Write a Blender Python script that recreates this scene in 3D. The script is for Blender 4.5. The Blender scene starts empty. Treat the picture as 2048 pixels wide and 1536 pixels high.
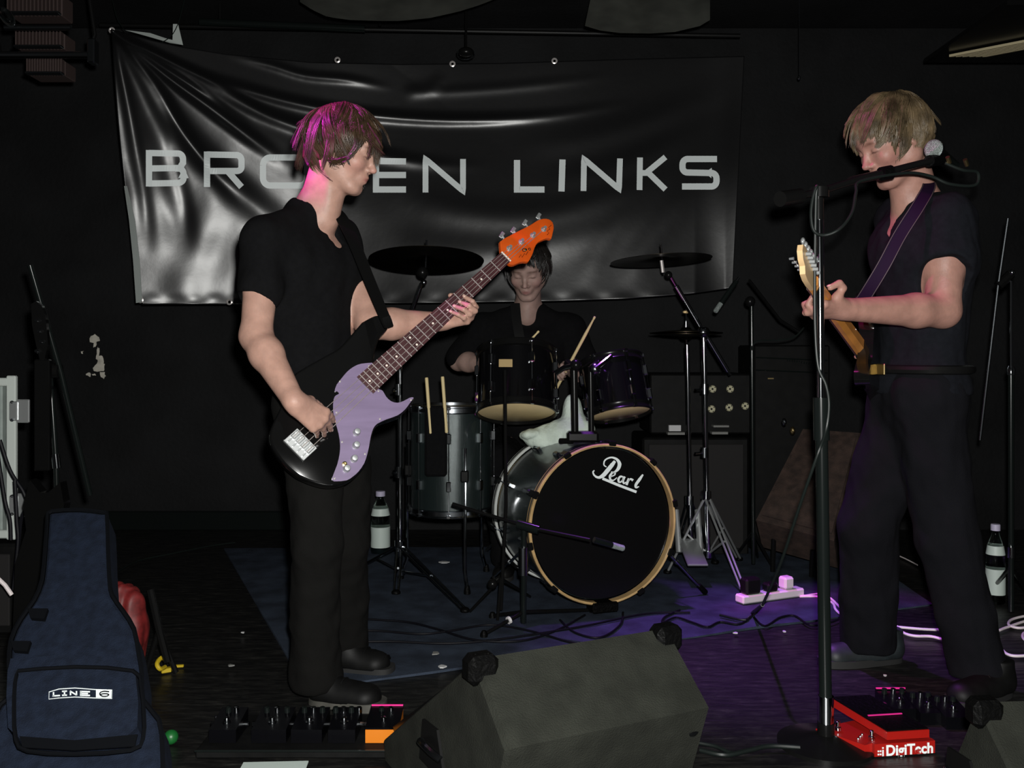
import bpy, math, random
import numpy as np
from mathutils import Vector, Matrix, Quaternion
random.seed(7); rng=np.random.default_rng(7)
F=1900.0; H=1.04; HY=700.0
def P(px,py,d): return Vector(((px-1024)/F*d, d, H-(py-HY)/F*d))       # picture ray at depth d -> point in the room (metres)
def Zp(px,py,z=0.0): return P(px,py,(H-z)*F/(py-HY))                   # picture ray at height z
V=Vector
# ---------------------------------------------------------------- camera, world, lamps, exposure
scn=bpy.context.scene; C=scn.collection
cd=bpy.data.cameras.new('camera'); cam=bpy.data.objects.new('camera',cd); C.objects.link(cam)
cam.location=(0,0,H); cam.rotation_euler=(math.pi/2,0,0)
cd.sensor_width=36; cd.lens=F/2048*36; cd.shift_y=-(768-HY)/2048; cd.clip_start=0.05
scn.camera=cam
w=bpy.data.worlds.new('dark_room'); scn.world=w; w.use_nodes=True
w.node_tree.nodes['Background'].inputs[0].default_value=(0.5,0.6,0.6,1); w.node_tree.nodes['Background'].inputs[1].default_value=0.0035
def lamp(name,kind,loc,energy,col,aim=None,radius=.03,spot=None,blend=.5):
    l=bpy.data.lights.new(name,kind); l.energy=energy; l.color=col; l.shadow_soft_size=radius
    if spot: l.spot_size=math.radians(spot); l.spot_blend=blend
    o=bpy.data.objects.new(name,l); C.objects.link(o); o.location=loc
    if aim is not None: o.rotation_euler=(V(aim)-V(loc)).to_track_quat('-Z','Y').to_euler()
    return o
lamp('flash','POINT',(0.035,0.02,H+0.075),430,(1.0,0.995,0.96),radius=.022)
lamp('stage_spot','SPOT',(-1.80,2.26,2.84),760,(1.0,0.04,0.80),(-.575,2.83,1.69),.05,11.5,.8)
lamp('stage_spot','SPOT',(0.25,3.95,3.1),560,(0.50,0.13,1.0),(0.92,3.40,.0),.06,36,1.0)
lamp('stage_spot','SPOT',(0.1,2.75,3.0),110,(1.0,0.06,0.55),(1.0,2.75,1.25),.06,26,.8)
vs=scn.view_settings; vs.view_transform='Standard'; vs.look='None'; vs.gamma=1; vs.use_curve_mapping=False; vs.exposure=0.0
# ---------------------------------------------------------------- materials
MATS={}
def mat(name,col,rough=.6,metal=0,spec=.5,noise=0,nscale=20,bump=0,bscale=60,coat=0,sheen=0,emit=None,alpha=None,trans=0,col2=None,ior=1.45,stretch=None,aniso=0):
    m=bpy.data.materials.new(name); m.use_nodes=True; nt=m.node_tree; b=nt.nodes['Principled BSDF']
    b.inputs['Base Color'].default_value=(*col,1); b.inputs['Roughness'].default_value=rough; b.inputs['Metallic'].default_value=metal
    b.inputs['Specular IOR Level'].default_value=spec; b.inputs['Coat Weight'].default_value=coat; b.inputs['Coat Roughness'].default_value=.08
    b.inputs['Sheen Weight'].default_value=sheen; b.inputs['Transmission Weight'].default_value=trans; b.inputs['IOR'].default_value=ior
    if emit: b.inputs['Emission Color'].default_value=(*emit[:3],1); b.inputs['Emission Strength'].default_value=emit[3]
    tc=nt.nodes.new('ShaderNodeTexCoord'); mp=nt.nodes.new('ShaderNodeMapping'); nt.links.new(tc.outputs['Object'],mp.inputs[0])
    if stretch: mp.inputs['Scale'].default_value=stretch
    if noise or col2:
        n=nt.nodes.new('ShaderNodeTexNoise'); n.inputs['Scale'].default_value=nscale; n.inputs['Detail'].default_value=6; nt.links.new(mp.outputs[0],n.inputs['Vector'])
        r=nt.nodes.new('ShaderNodeValToRGB'); c2=col2 or tuple(min(1,c*(1+noise)) for c in col); c1=col if col2 else tuple(c*(1-noise) for c in col)
        r.color_ramp.elements[0].position=.35; r.color_ramp.elements[1].position=.68
        r.color_ramp.elements[0].color=(*c1,1); r.color_ramp.elements[1].color=(*c2,1)
        nt.links.new(n.outputs['Fac'],r.inputs[0]); nt.links.new(r.outputs[0],b.inputs['Base Color'])
    if bump:
        n2=nt.nodes.new('ShaderNodeTexNoise'); n2.inputs['Scale'].default_value=bscale; n2.inputs['Detail'].default_value=4; nt.links.new(mp.outputs[0],n2.inputs['Vector'])
        bp=nt.nodes.new('ShaderNodeBump'); bp.inputs['Strength'].default_value=bump; bp.inputs['Distance'].default_value=.01
        nt.links.new(n2.outputs['Fac'],bp.inputs['Height']); nt.links.new(bp.outputs[0],b.inputs['Normal'])
    MATS[name]=m; return m
def skinmat(name,col):
    m=mat(name,col,.5,noise=.10,nscale=35,bump=.08,bscale=140,spec=.4); nt=m.node_tree; b=nt.nodes['Principled BSDF']
    a=nt.nodes.new('ShaderNodeVertexColor'); a.layer_name='tint'
    mx=nt.nodes.new('ShaderNodeMix'); mx.data_type='RGBA'; mx.blend_type='MULTIPLY'; mx.inputs[0].default_value=1
    src=b.inputs['Base Color'].links[0].from_socket
    nt.links.new(src,mx.inputs[6]); nt.links.new(a.outputs[0],mx.inputs[7]); nt.links.new(mx.outputs[2],b.inputs['Base Color'])
    b.inputs['Subsurface Weight'].default_value=.08; b.inputs['Subsurface Radius'].default_value=(.01,.004,.002)
    return m
mat('wall_black',(.0070,.0072,.0078),.8,noise=.3,nscale=3,bump=.3,bscale=40,spec=.25)
mat('plaster',(.55,.52,.45),.9,noise=.2)
mat('concrete_dark',(.01,.01,.01),.9)
mat('vinyl',(.007,.007,.0075),.34,spec=1.0,bump=.05,bscale=18)
mat('vinyl_back',(.42,.46,.44),.5)
mat('print_grey',(.80,.86,.86),.5,spec=.7)
mat('mat_blue',(.030,.040,.060),.9,noise=.35,nscale=9,bump=.4,bscale=300,spec=.2)
mat('chrome',(.62,.65,.68),.09,metal=1)
mat('chrome_dull',(.26,.28,.30),.22,metal=1)
mat('black_metal',(.005,.005,.005),.25,spec=.2)
mat('stand_dark',(.006,.008,.0075),.18,spec=.5)
mat('black_plastic',(.005,.005,.005),.45,spec=.15)
mat('black_rubber',(.0018,.0018,.0018),.5,spec=.10,bump=.4,bscale=90)
mat('cable_black',(.004,.004,.006),.5,spec=.15)
mat('cable_grey',(.008,.011,.010),.4,spec=.2)
mat('cable_white',(.80,.72,.72),.5)
mat('white_plastic',(.66,.64,.64),.4)
mat('nickel',(.60,.62,.62),.33,metal=.8); mat('brass',(.55,.42,.2),.3,metal=1)
mat('cymbal',(.020,.016,.010),.35,metal=1,noise=.3,nscale=8)
mat('gold',(.62,.45,.22),.35,metal=.35)
mat('drum_black',(.003,.003,.0035),.14,coat=.5)
mat('drum_sparkle',(.02,.03,.03),.27,spec=1.0,metal=.5,bump=.14,bscale=520,coat=.6)
mat('head_black',(.004,.004,.004),.22,spec=.5)
mat('head_tan',(.80,.62,.33),.5,noise=.12,nscale=6)
mat('hoop_wood',(.50,.33,.15),.3,coat=.4,noise=.2,nscale=14)
mat('hoop_white',(.50,.52,.50),.3,coat=.3)
mat('wood_stick',(.62,.50,.26),.55)
mat('towel',(.52,.60,.53),.9,noise=.15,nscale=12,bump=.5,bscale=60)
mat('bass_black',(.004,.004,.004),.08,coat=1)
mat('pickguard',(.185,.140,.235),.34,noise=.12,nscale=5,spec=.7,stretch=(1,1,8))
mat('fretboard',(.050,.018,.020),.4,noise=.25,nscale=30)
mat('fret_metal',(.75,.7,.68),.3,metal=.6)
mat('string_metal',(.6,.52,.48),.3,metal=.7)
mat('dot_white',(.7,.62,.55),.4)
mat('orange_wood',(.50,.068,.005),.35,coat=.4,noise=.15,nscale=14)
mat('amber_wood',(.50,.20,.04),.4,coat=.3,noise=.2,nscale=14)
mat('pale_wood',(.70,.48,.25),.4)
mat('shirt_black',(.0042,.0042,.0047),.95,noise=.12,nscale=60,bump=.25,bscale=500,spec=.1)
mat('shirt_navy',(.0068,.0074,.0100),.95,noise=.12,nscale=60,bump=.25,bscale=500,spec=.1)
mat('trouser_black',(.0058,.0056,.0052),.95,noise=.10,nscale=12,bump=.3,bscale=400,spec=.1)
mat('trouser_dark',(.0055,.0055,.0072),.95,noise=.10,nscale=12,bump=.3,bscale=400,spec=.1)
mat('shoe_black',(.004,.004,.004),.55,noise=.3,spec=.2)
mat('shoe_grey',(.012,.016,.018),.55,noise=.4)
mat('sole',(.06,.058,.05),.6,noise=.4,nscale=20)
mat('sole_dark',(.014,.014,.014),.7)
mat('strap_black',(.004,.004,.004),.5,spec=.1)
mat('strap_purple_lit',(.012,.004,.018),.7,spec=.08)  # purple of the stage light put into the strap's base colour
mat('stitch',(.08,.065,.06),.6)
mat('leather',(.006,.006,.006),.35,spec=.25)
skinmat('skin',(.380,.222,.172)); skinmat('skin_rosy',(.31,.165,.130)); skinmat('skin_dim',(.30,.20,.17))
mat('hair_brown',(.045,.026,.014),.42,noise=.5,nscale=25,spec=.5)
mat('hair_blond',(.085,.060,.032),.4,noise=.5,nscale=25,spec=.5)
mat('hair_black',(.010,.008,.007),.35)
mat('eye_white',(.45,.42,.4),.2); mat('eye_dark',(.02,.015,.01),.15)
mat('carpet_grey',(.0160,.0170,.0135),.95,noise=.22,nscale=14,bump=.4,bscale=300,spec=.15)
mat('bag_navy',(.0080,.0125,.0250),.85,noise=.25,nscale=40,bump=.4,bscale=350,spec=.2)
mat('bag_dark',(.0025,.003,.0042),.8,spec=.1)
mat('case_grey',(.26,.30,.28),.6,noise=.1); mat('case_white',(.48,.52,.49),.4)
mat('amp_brown',(.034,.020,.015),.85,noise=.4,nscale=25,bump=.3,bscale=200)
mat('amp_black',(.0040,.0040,.0040),.6,noise=.3,spec=.15); mat('grille_black',(.007,.006,.006),.8)
mat('knob_cream',(.42,.40,.26),.5)
mat('pedal_red',(.33,.009,.006),.35,coat=.3); mat('pedal_orange',(.60,.17,.008),.4); mat('pedal_black',(.0022,.0022,.003),.25,spec=.2)
mat('magenta_trim',(.75,.03,.25),.35)
mat('yellow_tape',(.45,.32,.012),.5); mat('green_cap',(.008,.10,.02),.4); mat('red_bag',(.13,.010,.010),.55,noise=.4,nscale=30)
mat('paper',(.5,.5,.5),.7); mat('paper_dim',(.18,.18,.17),.8)
mat('gel_grey',(.050,.052,.044),.8,noise=.3,nscale=6); mat('fin_brown',(.040,.026,.024),.6)
mat('slat_yellow',(.42,.36,.22),.6)
mat('label_pale',(.52,.60,.56),.5); mat('cap_lilac',(.45,.42,.55),.5)
mat('bottle_clear',(.75,.85,.82),.05,trans=1,ior=1.33)
mat('mesh_silver',(.42,.48,.46),.4,metal=.6,noise=.5,nscale=400,bump=.8,bscale=420)
# worn black stage boards
m=mat('stage_floor',(.010,.009,.008),.42,bump=.35,bscale=30,stretch=(.35,1.6,1)); nt=m.node_tree; b=nt.nodes['Principled BSDF']
tc=nt.nodes.new('ShaderNodeTexCoord'); mp=nt.nodes.new('ShaderNodeMapping'); mp.inputs['Scale'].default_value=(1.2,5,1); nt.links.new(tc.outputs['Object'],mp.inputs[0])
n=nt.nodes.new('ShaderNodeTexNoise'); n.inputs['Scale'].default_value=9; n.inputs['Detail'].default_value=10; n.inputs['Roughness'].default_value=.75; nt.links.new(mp.outputs[0],n.inputs['Vector'])
r=nt.nodes.new('ShaderNodeValToRGB'); e=r.color_ramp.elements; e[0].position=.45; e[0].color=(.0045,.0044,.0046,1); e[1].position=.60; e[1].color=(.018,.0175,.016,1)
x=e.new(.68); x.color=(.055,.052,.046,1)
nt.links.new(n.outputs['Fac'],r.inputs[0]); nt.links.new(r.outputs[0],b.inputs['Base Color'])
# ---------------------------------------------------------------- mesh helpers
def thing(name,label,cat,loc=(0,0,0),group=None):
    o=bpy.data.objects.new(name,None); C.objects.link(o); o.location=loc; o.empty_display_size=.05
    o['label']=label; o['category']=cat
    if group: o['group']=group
    return o
def origin(o):
    v=V((0,0,0))
    while o is not None: v=v+o.location; o=o.parent
    return v
def basis(n):
    n=V(n).normalized(); a=n.cross(V((0,0,1)))
    if a.length<1e-3: a=V((1,0,0))
    a.normalize(); return a,n.cross(a)
class MB:
    def __init__(s): s.v=[]; s.f=[]
    def add(s,vs,fs):
        o=len(s.v); s.v+= [tuple(v) for v in vs]; s.f+=[tuple(i+o for i in f) for f in fs]; return s
    def box(s,c,size,R=None,bev=0):
        hx,hy,hz=[x/2 for x in size]; vs=[]
        b=bev
        if b<=0:
            vs=[V((x,y,z)) for x in(-hx,hx) for y in(-hy,hy) for z in(-hz,hz)]
            fs=[(0,1,3,2),(4,6,7,5),(0,4,5,1),(2,3,7,6),(0,2,6,4),(1,5,7,3)]
        else:
            bm_v=[];fs=[]
            idx={}
            for sx in(-1,1):
                for sy in(-1,1):
                    for sz in(-1,1):
                        for k in range(3):
                            q=[sx*hx,sy*hy,sz*hz]
                            for j in range(3):
                                if j!=k: q[j]-=(sx,sy,sz)[j]*b
                            idx[(sx,sy,sz,k)]=len(bm_v); bm_v.append(V(q))
            for k in range(3):
                i,j=[a for a in range(3) if a!=k]
                for sk in(-1,1):
                    loop=[]
                    for si,sj in((-1,-1),(1,-1),(1,1),(-1,1)):
                        t=[0,0,0]; t[k]=sk; t[i]=si; t[j]=sj; loop.append(idx[(*t,k)])
                    fs.append(tuple(loop))
            for k in range(3):
                i,j=[a for a in range(3) if a!=k]
                for si in(-1,1):
                    for sj in(-1,1):
                        a=[0,0,0]; a[i]=si;a[j]=sj; a[k]=-1; c2=list(a); c2[k]=1
                        fs.append((idx[(*a,i)],idx[(*c2,i)],idx[(*c2,j)],idx[(*a,j)]))
            for sx in(-1,1):
                for sy in(-1,1):
                    for sz in(-1,1): fs.append(tuple(idx[(sx,sy,sz,k)] for k in range(3)))
            vs=bm_v
        if R is not None: vs=[R@v for v in vs]
        return s.add([v+V(c) for v in vs],fs)
    def tube(s,pts,r,n=10,cap=True,closed=False):
        pts=[V(p) for p in pts]; m=len(pts); rs=r if isinstance(r,(list,tuple)) else [r]*m
        t0=(pts[1]-pts[0]).normalized(); a,b=basis(t0); vs=[];fs=[]
        for i,p in enumerate(pts):
            if closed: t=(pts[(i+1)%m]-pts[i-1]).normalized()
            else: t=((pts[min(i+1,m-1)]-pts[max(i-1,0)])).normalized()
            a=(a-t*a.dot(t)).normalized(); b=t.cross(a)
            for k in range(n):
                q=2*math.pi*k/n; vs.append(p+(a*math.cos(q)+b*math.sin(q))*rs[i])
        for i in range(m if closed else m-1):
            for k in range(n):
                j=(i+1)%m; fs.append((i*n+k,i*n+(k+1)%n,j*n+(k+1)%n,j*n+k))
        if cap and not closed: fs.append(tuple(range(n))[::-1]); fs.append(tuple((m-1)*n+k for k in range(n)))
        return s.add(vs,fs)
    def lathe(s,c,axis,prof,n=32,a=None):
        axis=V(axis).normalized(); x,y=basis(axis); vs=[];fs=[]; m=len(prof)
        for (r,h) in prof:
            for k in range(n):
                q=2*math.pi*k/n; vs.append(V(c)+axis*h+(x*math.cos(q)+y*math.sin(q))*r)
        for i in range(m-1):
            for k in range(n): fs.append((i*n+k,i*n+(k+1)%n,(i+1)*n+(k+1)%n,(i+1)*n+k))
        fs.append(tuple(range(n))[::-1]); fs.append(tuple((m-1)*n+k for k in range(n)))
        return s.add(vs,fs)
    def ball(s,c,r,n=12,R=None):
        rr=(r,r,r) if not isinstance(r,(tuple,list)) else r; vs=[];fs=[]; m=n//2+1
        for i in range(m+1):
            th=math.pi*i/m
            for k in range(n):
                q=2*math.pi*k/n; v=V((rr[0]*math.sin(th)*math.cos(q),rr[1]*math.sin(th)*math.sin(q),rr[2]*math.cos(th)))
                if R is not None: v=R@v
                vs.append(V(c)+v)
        for i in range(m):
            for k in range(n): fs.append((i*n+k,(i+1)*n+k,(i+1)*n+(k+1)%n,i*n+(k+1)%n))
        return s.add(vs,fs)
    def prism(s,pts,off):
        n=len(pts); off=V(off); pts=[V(p) for p in pts]
        return s.add(pts+[p+off for p in pts],[tuple(range(n)),tuple(range(2*n-1,n-1,-1))]+[(i,i+n,(i+1)%n+n,(i+1)%n) for i in range(n)])
    def strip(s,L,R_,off=None):
        n=len(L); vs=[V(p) for p in L]+[V(p) for p in R_]; fs=[(i,i+1,n+i+1,n+i) for i in range(n-1)]
        if off is None: return s.add(vs,fs)
        off=V(off); m=2*n; vs+= [v+off for v in vs]
        fs+= [tuple(m+k for k in f)[::-1] for f in fs]
        fs+= [(i,m+i,m+i+1,i+1) for i in range(n-1)]+[(n+i,n+i+1,m+n+i+1,m+n+i) for i in range(n-1)]+[(0,n,m+n,m),(n-1,m+n-1,m+2*n-1,2*n-1)]
        return s.add(vs,fs)
    def build(s,name,m,parent=None,smooth=True,angle=35):
        o0=origin(parent) if parent is not None else V((0,0,0))
        me=bpy.data.meshes.new(name); me.from_pydata([tuple(V(v)-o0) for v in s.v],[],s.f); me.validate()
        import bmesh
        bm=bmesh.new(); bm.from_mesh(me)
        ng=[f for f in bm.faces if len(f.verts)>8]
        if ng: bmesh.ops.triangulate(bm,faces=ng,ngon_method='EAR_CLIP')
        bmesh.ops.recalc_face_normals(bm,faces=bm.faces); bm.to_mesh(me); bm.free()
        me.materials.append(MATS[m]); o=bpy.data.objects.new(name,me); C.objects.link(o); o.parent=parent
        if smooth:
            me.shade_smooth()
            try: me.set_sharp_from_angle(angle=math.radians(angle))
            except Exception: pass
        return o
def solo(mb,name,m,label,cat,group=None,smooth=True):
    c=V(mb.v[0]); xs=[v[0] for v in mb.v]; ys=[v[1] for v in mb.v]; zs=[v[2] for v in mb.v]
    base=V(((min(xs)+max(xs))/2,(min(ys)+max(ys))/2,min(zs)))
    mb.v=[tuple(V(v)-base) for v in mb.v]
    o=mb.build(name,m,None,smooth); o.location=base; o['label']=label; o['category']=cat
    if group: o['group']=group
    return o
def curve_pts(pts,n=8):
    pts=[V(p) for p in pts]; out=[]
    for i in range(len(pts)-1):
        p0=pts[max(i-1,0)];p1=pts[i];p2=pts[i+1];p3=pts[min(i+2,len(pts)-1)]
        for k in range(n):
            t=k/n; out.append(.5*((2*p1)+(p2-p0)*t+(2*p0-5*p1+4*p2-p3)*t*t+(3*p1-p0-3*p2+p3)*t**3))
    out.append(pts[-1]); return out
def rot(axis,deg): return Matrix.Rotation(math.radians(deg),3,V(axis))
# ---------------------------------------------------------------- signed-distance modeller for bodies and cloth
class SDF:
    def __init__(s,lo,hi,res):
        s.res=res; s.ax=[np.arange(lo[i]-3*res,hi[i]+4*res,res).astype(np.float32) for i in range(3)]
        s.f=np.full([len(a) for a in s.ax],.2,np.float32)
    def blk(s,lo,hi,m):
        sl=[];
        for i in range(3):
            a=int(np.searchsorted(s.ax[i],lo[i]-m)); b=int(np.searchsorted(s.ax[i],hi[i]+m)); 
            if b<=a: return None
            sl.append(slice(a,b))
        g=np.meshgrid(*[s.ax[i][sl[i]] for i in range(3)],indexing='ij',sparse=True)
        return tuple(sl),g
    def comb(s,sl,d,k,sub):
        a=s.f[sl]
        if sub:
            d=-d; h=np.maximum(k-np.abs(a-d),0)/k; s.f[sl]=np.maximum(a,d)+h*h*k*.25
        else:
            h=np.maximum(k-np.abs(a-d),0)/k; s.f[sl]=np.minimum(a,d)-h*h*k*.25
    def cap(s,a,b,ra,rb,k=.01,sub=False):
        a=np.array(a,np.float32); b=np.array(b,np.float32); r=max(ra,rb)
        q=s.blk(np.minimum(a,b)-r,np.maximum(a,b)+r,k+3*s.res)
        if q is None: return
        sl,(X,Y,Z)=q; ba=b-a; L=float(ba@ba)+1e-12
        t=np.clip(((X-a[0])*ba[0]+(Y-a[1])*ba[1]+(Z-a[2])*ba[2])/L,0,1)
        d=np.sqrt((X-a[0]-t*ba[0])**2+(Y-a[1]-t*ba[1])**2+(Z-a[2]-t*ba[2])**2)-(ra+(rb-ra)*t)
        s.comb(sl,d,k,sub)
    def ell(s,c,r,R=None,k=.01,sub=False):
        c=np.array(c,np.float32); rm=max(r); q=s.blk(c-rm,c+rm,k+3*s.res)
        if q is None: return
        sl,(X,Y,Z)=q; X=X-c[0];Y=Y-c[1];Z=Z-c[2]
        if R is not None:
            R=np.array(R); l=[X*R[0,i]+Y*R[1,i]+Z*R[2,i] for i in range(3)]
        else: l=[X,Y,Z]
        k0=np.sqrt(sum((l[i]/r[i])**2 for i in range(3))); k1=np.sqrt(sum((l[i]/r[i]**2)**2 for i in range(3)))+1e-6
        s.comb(sl,k0*(k0-1)/k1,k,sub)
    def plane(s,p,n,k=.004):      # keep the side away from n
        n=np.array(V(n).normalized()); X,Y,Z=np.meshgrid(*s.ax,indexing='ij',sparse=True)
        d=(X-p[0])*n[0]+(Y-p[1])*n[1]+(Z-p[2])*n[2]; h=np.maximum(k-np.abs(s.f-d),0)/k; s.f=(np.maximum(s.f,d)+h*h*k*.25).astype(np.float32)
    def prims(s,L,inf=0,kk=None):
        for p in L:
            if p[0]=='c': s.cap(p[1],p[2],p[3]+inf,p[4]+inf,p[5])
            elif p[0]=='e': s.ell(p[1],[x+inf for x in p[2]],p[3],p[4])
            elif p[0]=='se': s.ell(p[1],p[2],p[3],p[4],True)
            elif p[0]=='sc': s.cap(p[1],p[2],p[3],p[4],p[5],True)
    def mesh(s):
        f=s.f; ins=f<0; a=ins[:-1,:-1,:-1]; any_=a.copy(); all_=a.copy()
        for dx in(0,1):
            for dy in(0,1):
                for dz in(0,1):
                    q=ins[dx:ins.shape[0]-1+dx,dy:ins.shape[1]-1+dy,dz:ins.shape[2]-1+dz]; any_|=q; all_&=q
        I=np.argwhere(any_&~all_); idx=np.full(any_.shape,-1,np.int32); idx[I[:,0],I[:,1],I[:,2]]=np.arange(len(I))
        cv=np.zeros((len(I),8),np.float32); corners=[(i>>2&1,i>>1&1,i&1) for i in range(8)]
        for n,(dx,dy,dz) in enumerate(corners): cv[:,n]=f[I[:,0]+dx,I[:,1]+dy,I[:,2]+dz]
        acc=np.zeros((len(I),3)); cnt=np.zeros(len(I))
        for i in range(8):
            for b in(1,2,4):
                j=i|b
                if j==i: continue
                m=(cv[:,i]<0)!=(cv[:,j]<0); t=np.where(m,cv[:,i]/(cv[:,i]-cv[:,j]+1e-12),0)
                ci=np.array(corners[i]); cj=np.array(corners[j]); p=ci+(cj-ci)*t[:,None]; acc[m]+=p[m]; cnt+=m
        loc=acc/np.maximum(cnt,1)[:,None]; vs=np.stack([s.ax[i][0]+(I[:,i]+loc[:,i])*s.res for i in range(3)],1)
        fs=[]
        for ax in range(3):
            o1,o2=[k for k in range(3) if k!=ax]
            sa=[slice(None)]*3; sb=[slice(None)]*3; sa[ax]=slice(0,-1); sb[ax]=slice(1,None)
            A=ins[tuple(sa)]; B=ins[tuple(sb)]; E=np.argwhere(A!=B)
            E=E[(E[:,o1]>0)&(E[:,o2]>0)&(E[:,o1]<any_.shape[o1])&(E[:,o2]<any_.shape[o2])]
            fl=A[E[:,0],E[:,1],E[:,2]]
            def g(d1,d2):
                q=E.copy(); q[:,o1]-=d1; q[:,o2]-=d2; return idx[q[:,0],q[:,1],q[:,2]]
            Q=np.stack([g(1,1),g(0,1),g(0,0),g(1,0)],1)
            if ax==1: fl=~fl
            Q[~fl]=Q[~fl][:,::-1]; fs.append(Q)
        fs=np.concatenate(fs); fs=fs[(fs>=0).all(1)]
        return vs,fs
def npmesh(name,vs,fs,m,parent,tint=None):
    o0=np.array(origin(parent)) if parent is not None else np.zeros(3)
    me=bpy.data.meshes.new(name); me.vertices.add(len(vs)); me.vertices.foreach_set('co',(vs-o0).astype(np.float32).ravel())
    n=len(fs); me.loops.add(n*4); me.loops.foreach_set('vertex_index',fs.astype(np.int32).ravel())
    me.polygons.add(n); me.polygons.foreach_set('loop_start',np.arange(0,n*4,4,dtype=np.int32)); me.polygons.foreach_set('loop_total',np.full(n,4,np.int32))
    me.update(calc_edges=True); me.validate(); me.shade_smooth()
    if tint is not None:
        ca=me.color_attributes.new('tint','FLOAT_COLOR','POINT'); ca.data.foreach_set('color',np.concatenate([tint,np.ones((len(vs),1))],1).astype(np.float32).ravel())
    me.materials.append(MATS[m]); o=bpy.data.objects.new(name,me); C.objects.link(o); o.parent=parent; return o
def wob(vs,amp,sc,seed=0):
    r=np.random.default_rng(seed); d=np.zeros(len(vs))
    for k in range(7):
        q=r.normal(size=3); q/=np.linalg.norm(q); fr=sc*(1+.5*r.random()*k); d+=np.sin(vs@q*fr+r.random()*6+1.3*np.sin(vs@r.normal(size=3)*sc*.4))/(1+.35*k)
    return amp*d/2.5
def relax(vs,fs,it=1):
    for _ in range(it):
        acc=np.zeros_like(vs); c=np.zeros(len(vs))
        for a,b in((0,1),(1,2),(2,3),(3,0)):
            np.add.at(acc,fs[:,a],vs[fs[:,b]]); np.add.at(c,fs[:,a],1); np.add.at(acc,fs[:,b],vs[fs[:,a]]); np.add.at(c,fs[:,b],1)
        vs=vs*.4+.6*acc/np.maximum(c,1)[:,None]
    return vs
def vnorm(vs,fs):
    n=np.cross(vs[fs[:,2]]-vs[fs[:,0]],vs[fs[:,3]]-vs[fs[:,1]]); N=np.zeros_like(vs)
    for k in range(4): np.add.at(N,fs[:,k],n)
    return N/(np.linalg.norm(N,axis=1)[:,None]+1e-12)
def bounds(L,pad=.03):
    pts=[]
    for p in L:
        if p[0]=='c': pts+= [np.array(p[1])-max(p[3],p[4]),np.array(p[1])+max(p[3],p[4]),np.array(p[2])-max(p[3],p[4]),np.array(p[2])+max(p[3],p[4])]
        elif p[0]=='e': pts+= [np.array(p[1])-max(p[2]),np.array(p[1])+max(p[2])]
    pts=np.array(pts); return pts.min(0)-pad,pts.max(0)+pad
# ================================================================ people
def frame(fwd_yaw_vec,pitch,roll=0):
    f=V(fwd_yaw_vec).normalized(); p=math.radians(pitch); Z=V((0,0,1))
    fw=f*math.cos(p)-Z*math.sin(p); up=f*math.sin(p)+Z*math.cos(p); lf=up.cross(fw)
    M=Matrix((fw,lf,up)).transposed()
    if roll: M=Matrix.Rotation(math.radians(roll),3,fw)@M
    return M
def head_prims(c,R,s=1.0,mouth=0):
    c=V(c); T=lambda x,y,z:c+R@V((x*s,y*s,z*s)); L=[]
    L.append(('e',T(-.018,0,.034),[.098*s,.076*s,.086*s],R,.01))
    L.append(('e',T(.026,0,-.018),[.064*s,.060*s,.085*s],R,.03))
    L.append(('e',T(.020,0,.045),[.074*s,.066*s,.060*s],R,.02))
    for y in(-1,1):
        L.append(('c',T(-.012,y*.050,-.050),T(.052,y*.022,-.098),.019*s,.016*s,.03))
        L.append(('c',T(-.012,y*.056,-.010),T(-.010,y*.050,-.055),.016*s,.018*s,.03))
        L.append(('e',T(.055,y*.040,-.028),[.026*s,.022*s,.022*s],R,.025))
    L.append(('c',T(.066,-.010,-.101),T(.066,.010,-.101),.018*s,.018*s,.02))
    L.append(('c',T(.074,-.034,.018),T(.080,-.008,.013),.012*s,.012*s,.014))
    L.append(('c',T(.074,.034,.018),T(.080,.008,.013),.012*s,.012*s,.014))
    for y in(-1,1): L.append(('se',T(.094,y*.031,.000),[.014*s,.018*s,.012*s],R,.012))
    for y in(-1,1): L.append(('e',T(.0735,y*.031,-.001),[.0135*s,.0150*s,.0115*s],R,.003))
    L.append(('c',T(.080,0,.012),T(.103,0,-.032),.0070*s,.0095*s,.010))
    L.append(('e',T(.104,0,-.036),[.0115*s,.0105*s,.0090*s],R,.006))
    for y in(-1,1): L.append(('e',T(.092,y*.0125,-.040),[.0095*s,.0075*s,.0070*s],R,.005))
    L.append(('e',T(.074,0,-.064),[.022*s,.026*s,.020*s],R,.012))
    L.append(('c',T(.083,-.017,-.0640),T(.0915,-.004,-.0615),.0042*s,.0055*s,.005)); L.append(('c',T(.083,.017,-.0640),T(.0915,.004,-.0615),.0042*s,.0055*s,.005))
    L.append(('c',T(.082,-.015,-.0730),T(.0885,0,-.0740),.0045*s,.0058*s,.005)); L.append(('c',T(.082,.015,-.0730),T(.0885,0,-.0740),.0045*s,.0058*s,.005))
    L.append(('sc',T(.095,-.019,-.0680),T(.0975,.019,-.0680),.0030*s,.0030*s,.004))
    for y in(-1,1):
        Re=R@rot((0,0,1),y*18)
        L.append(('e',T(-.012,y*.080,-.006),[.017*s,.007*s,.031*s],Re,.006))
        L.append(('se',T(-.006,y*.087,-.002),[.010*s,.006*s,.018*s],Re,.005))
    return L
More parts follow.
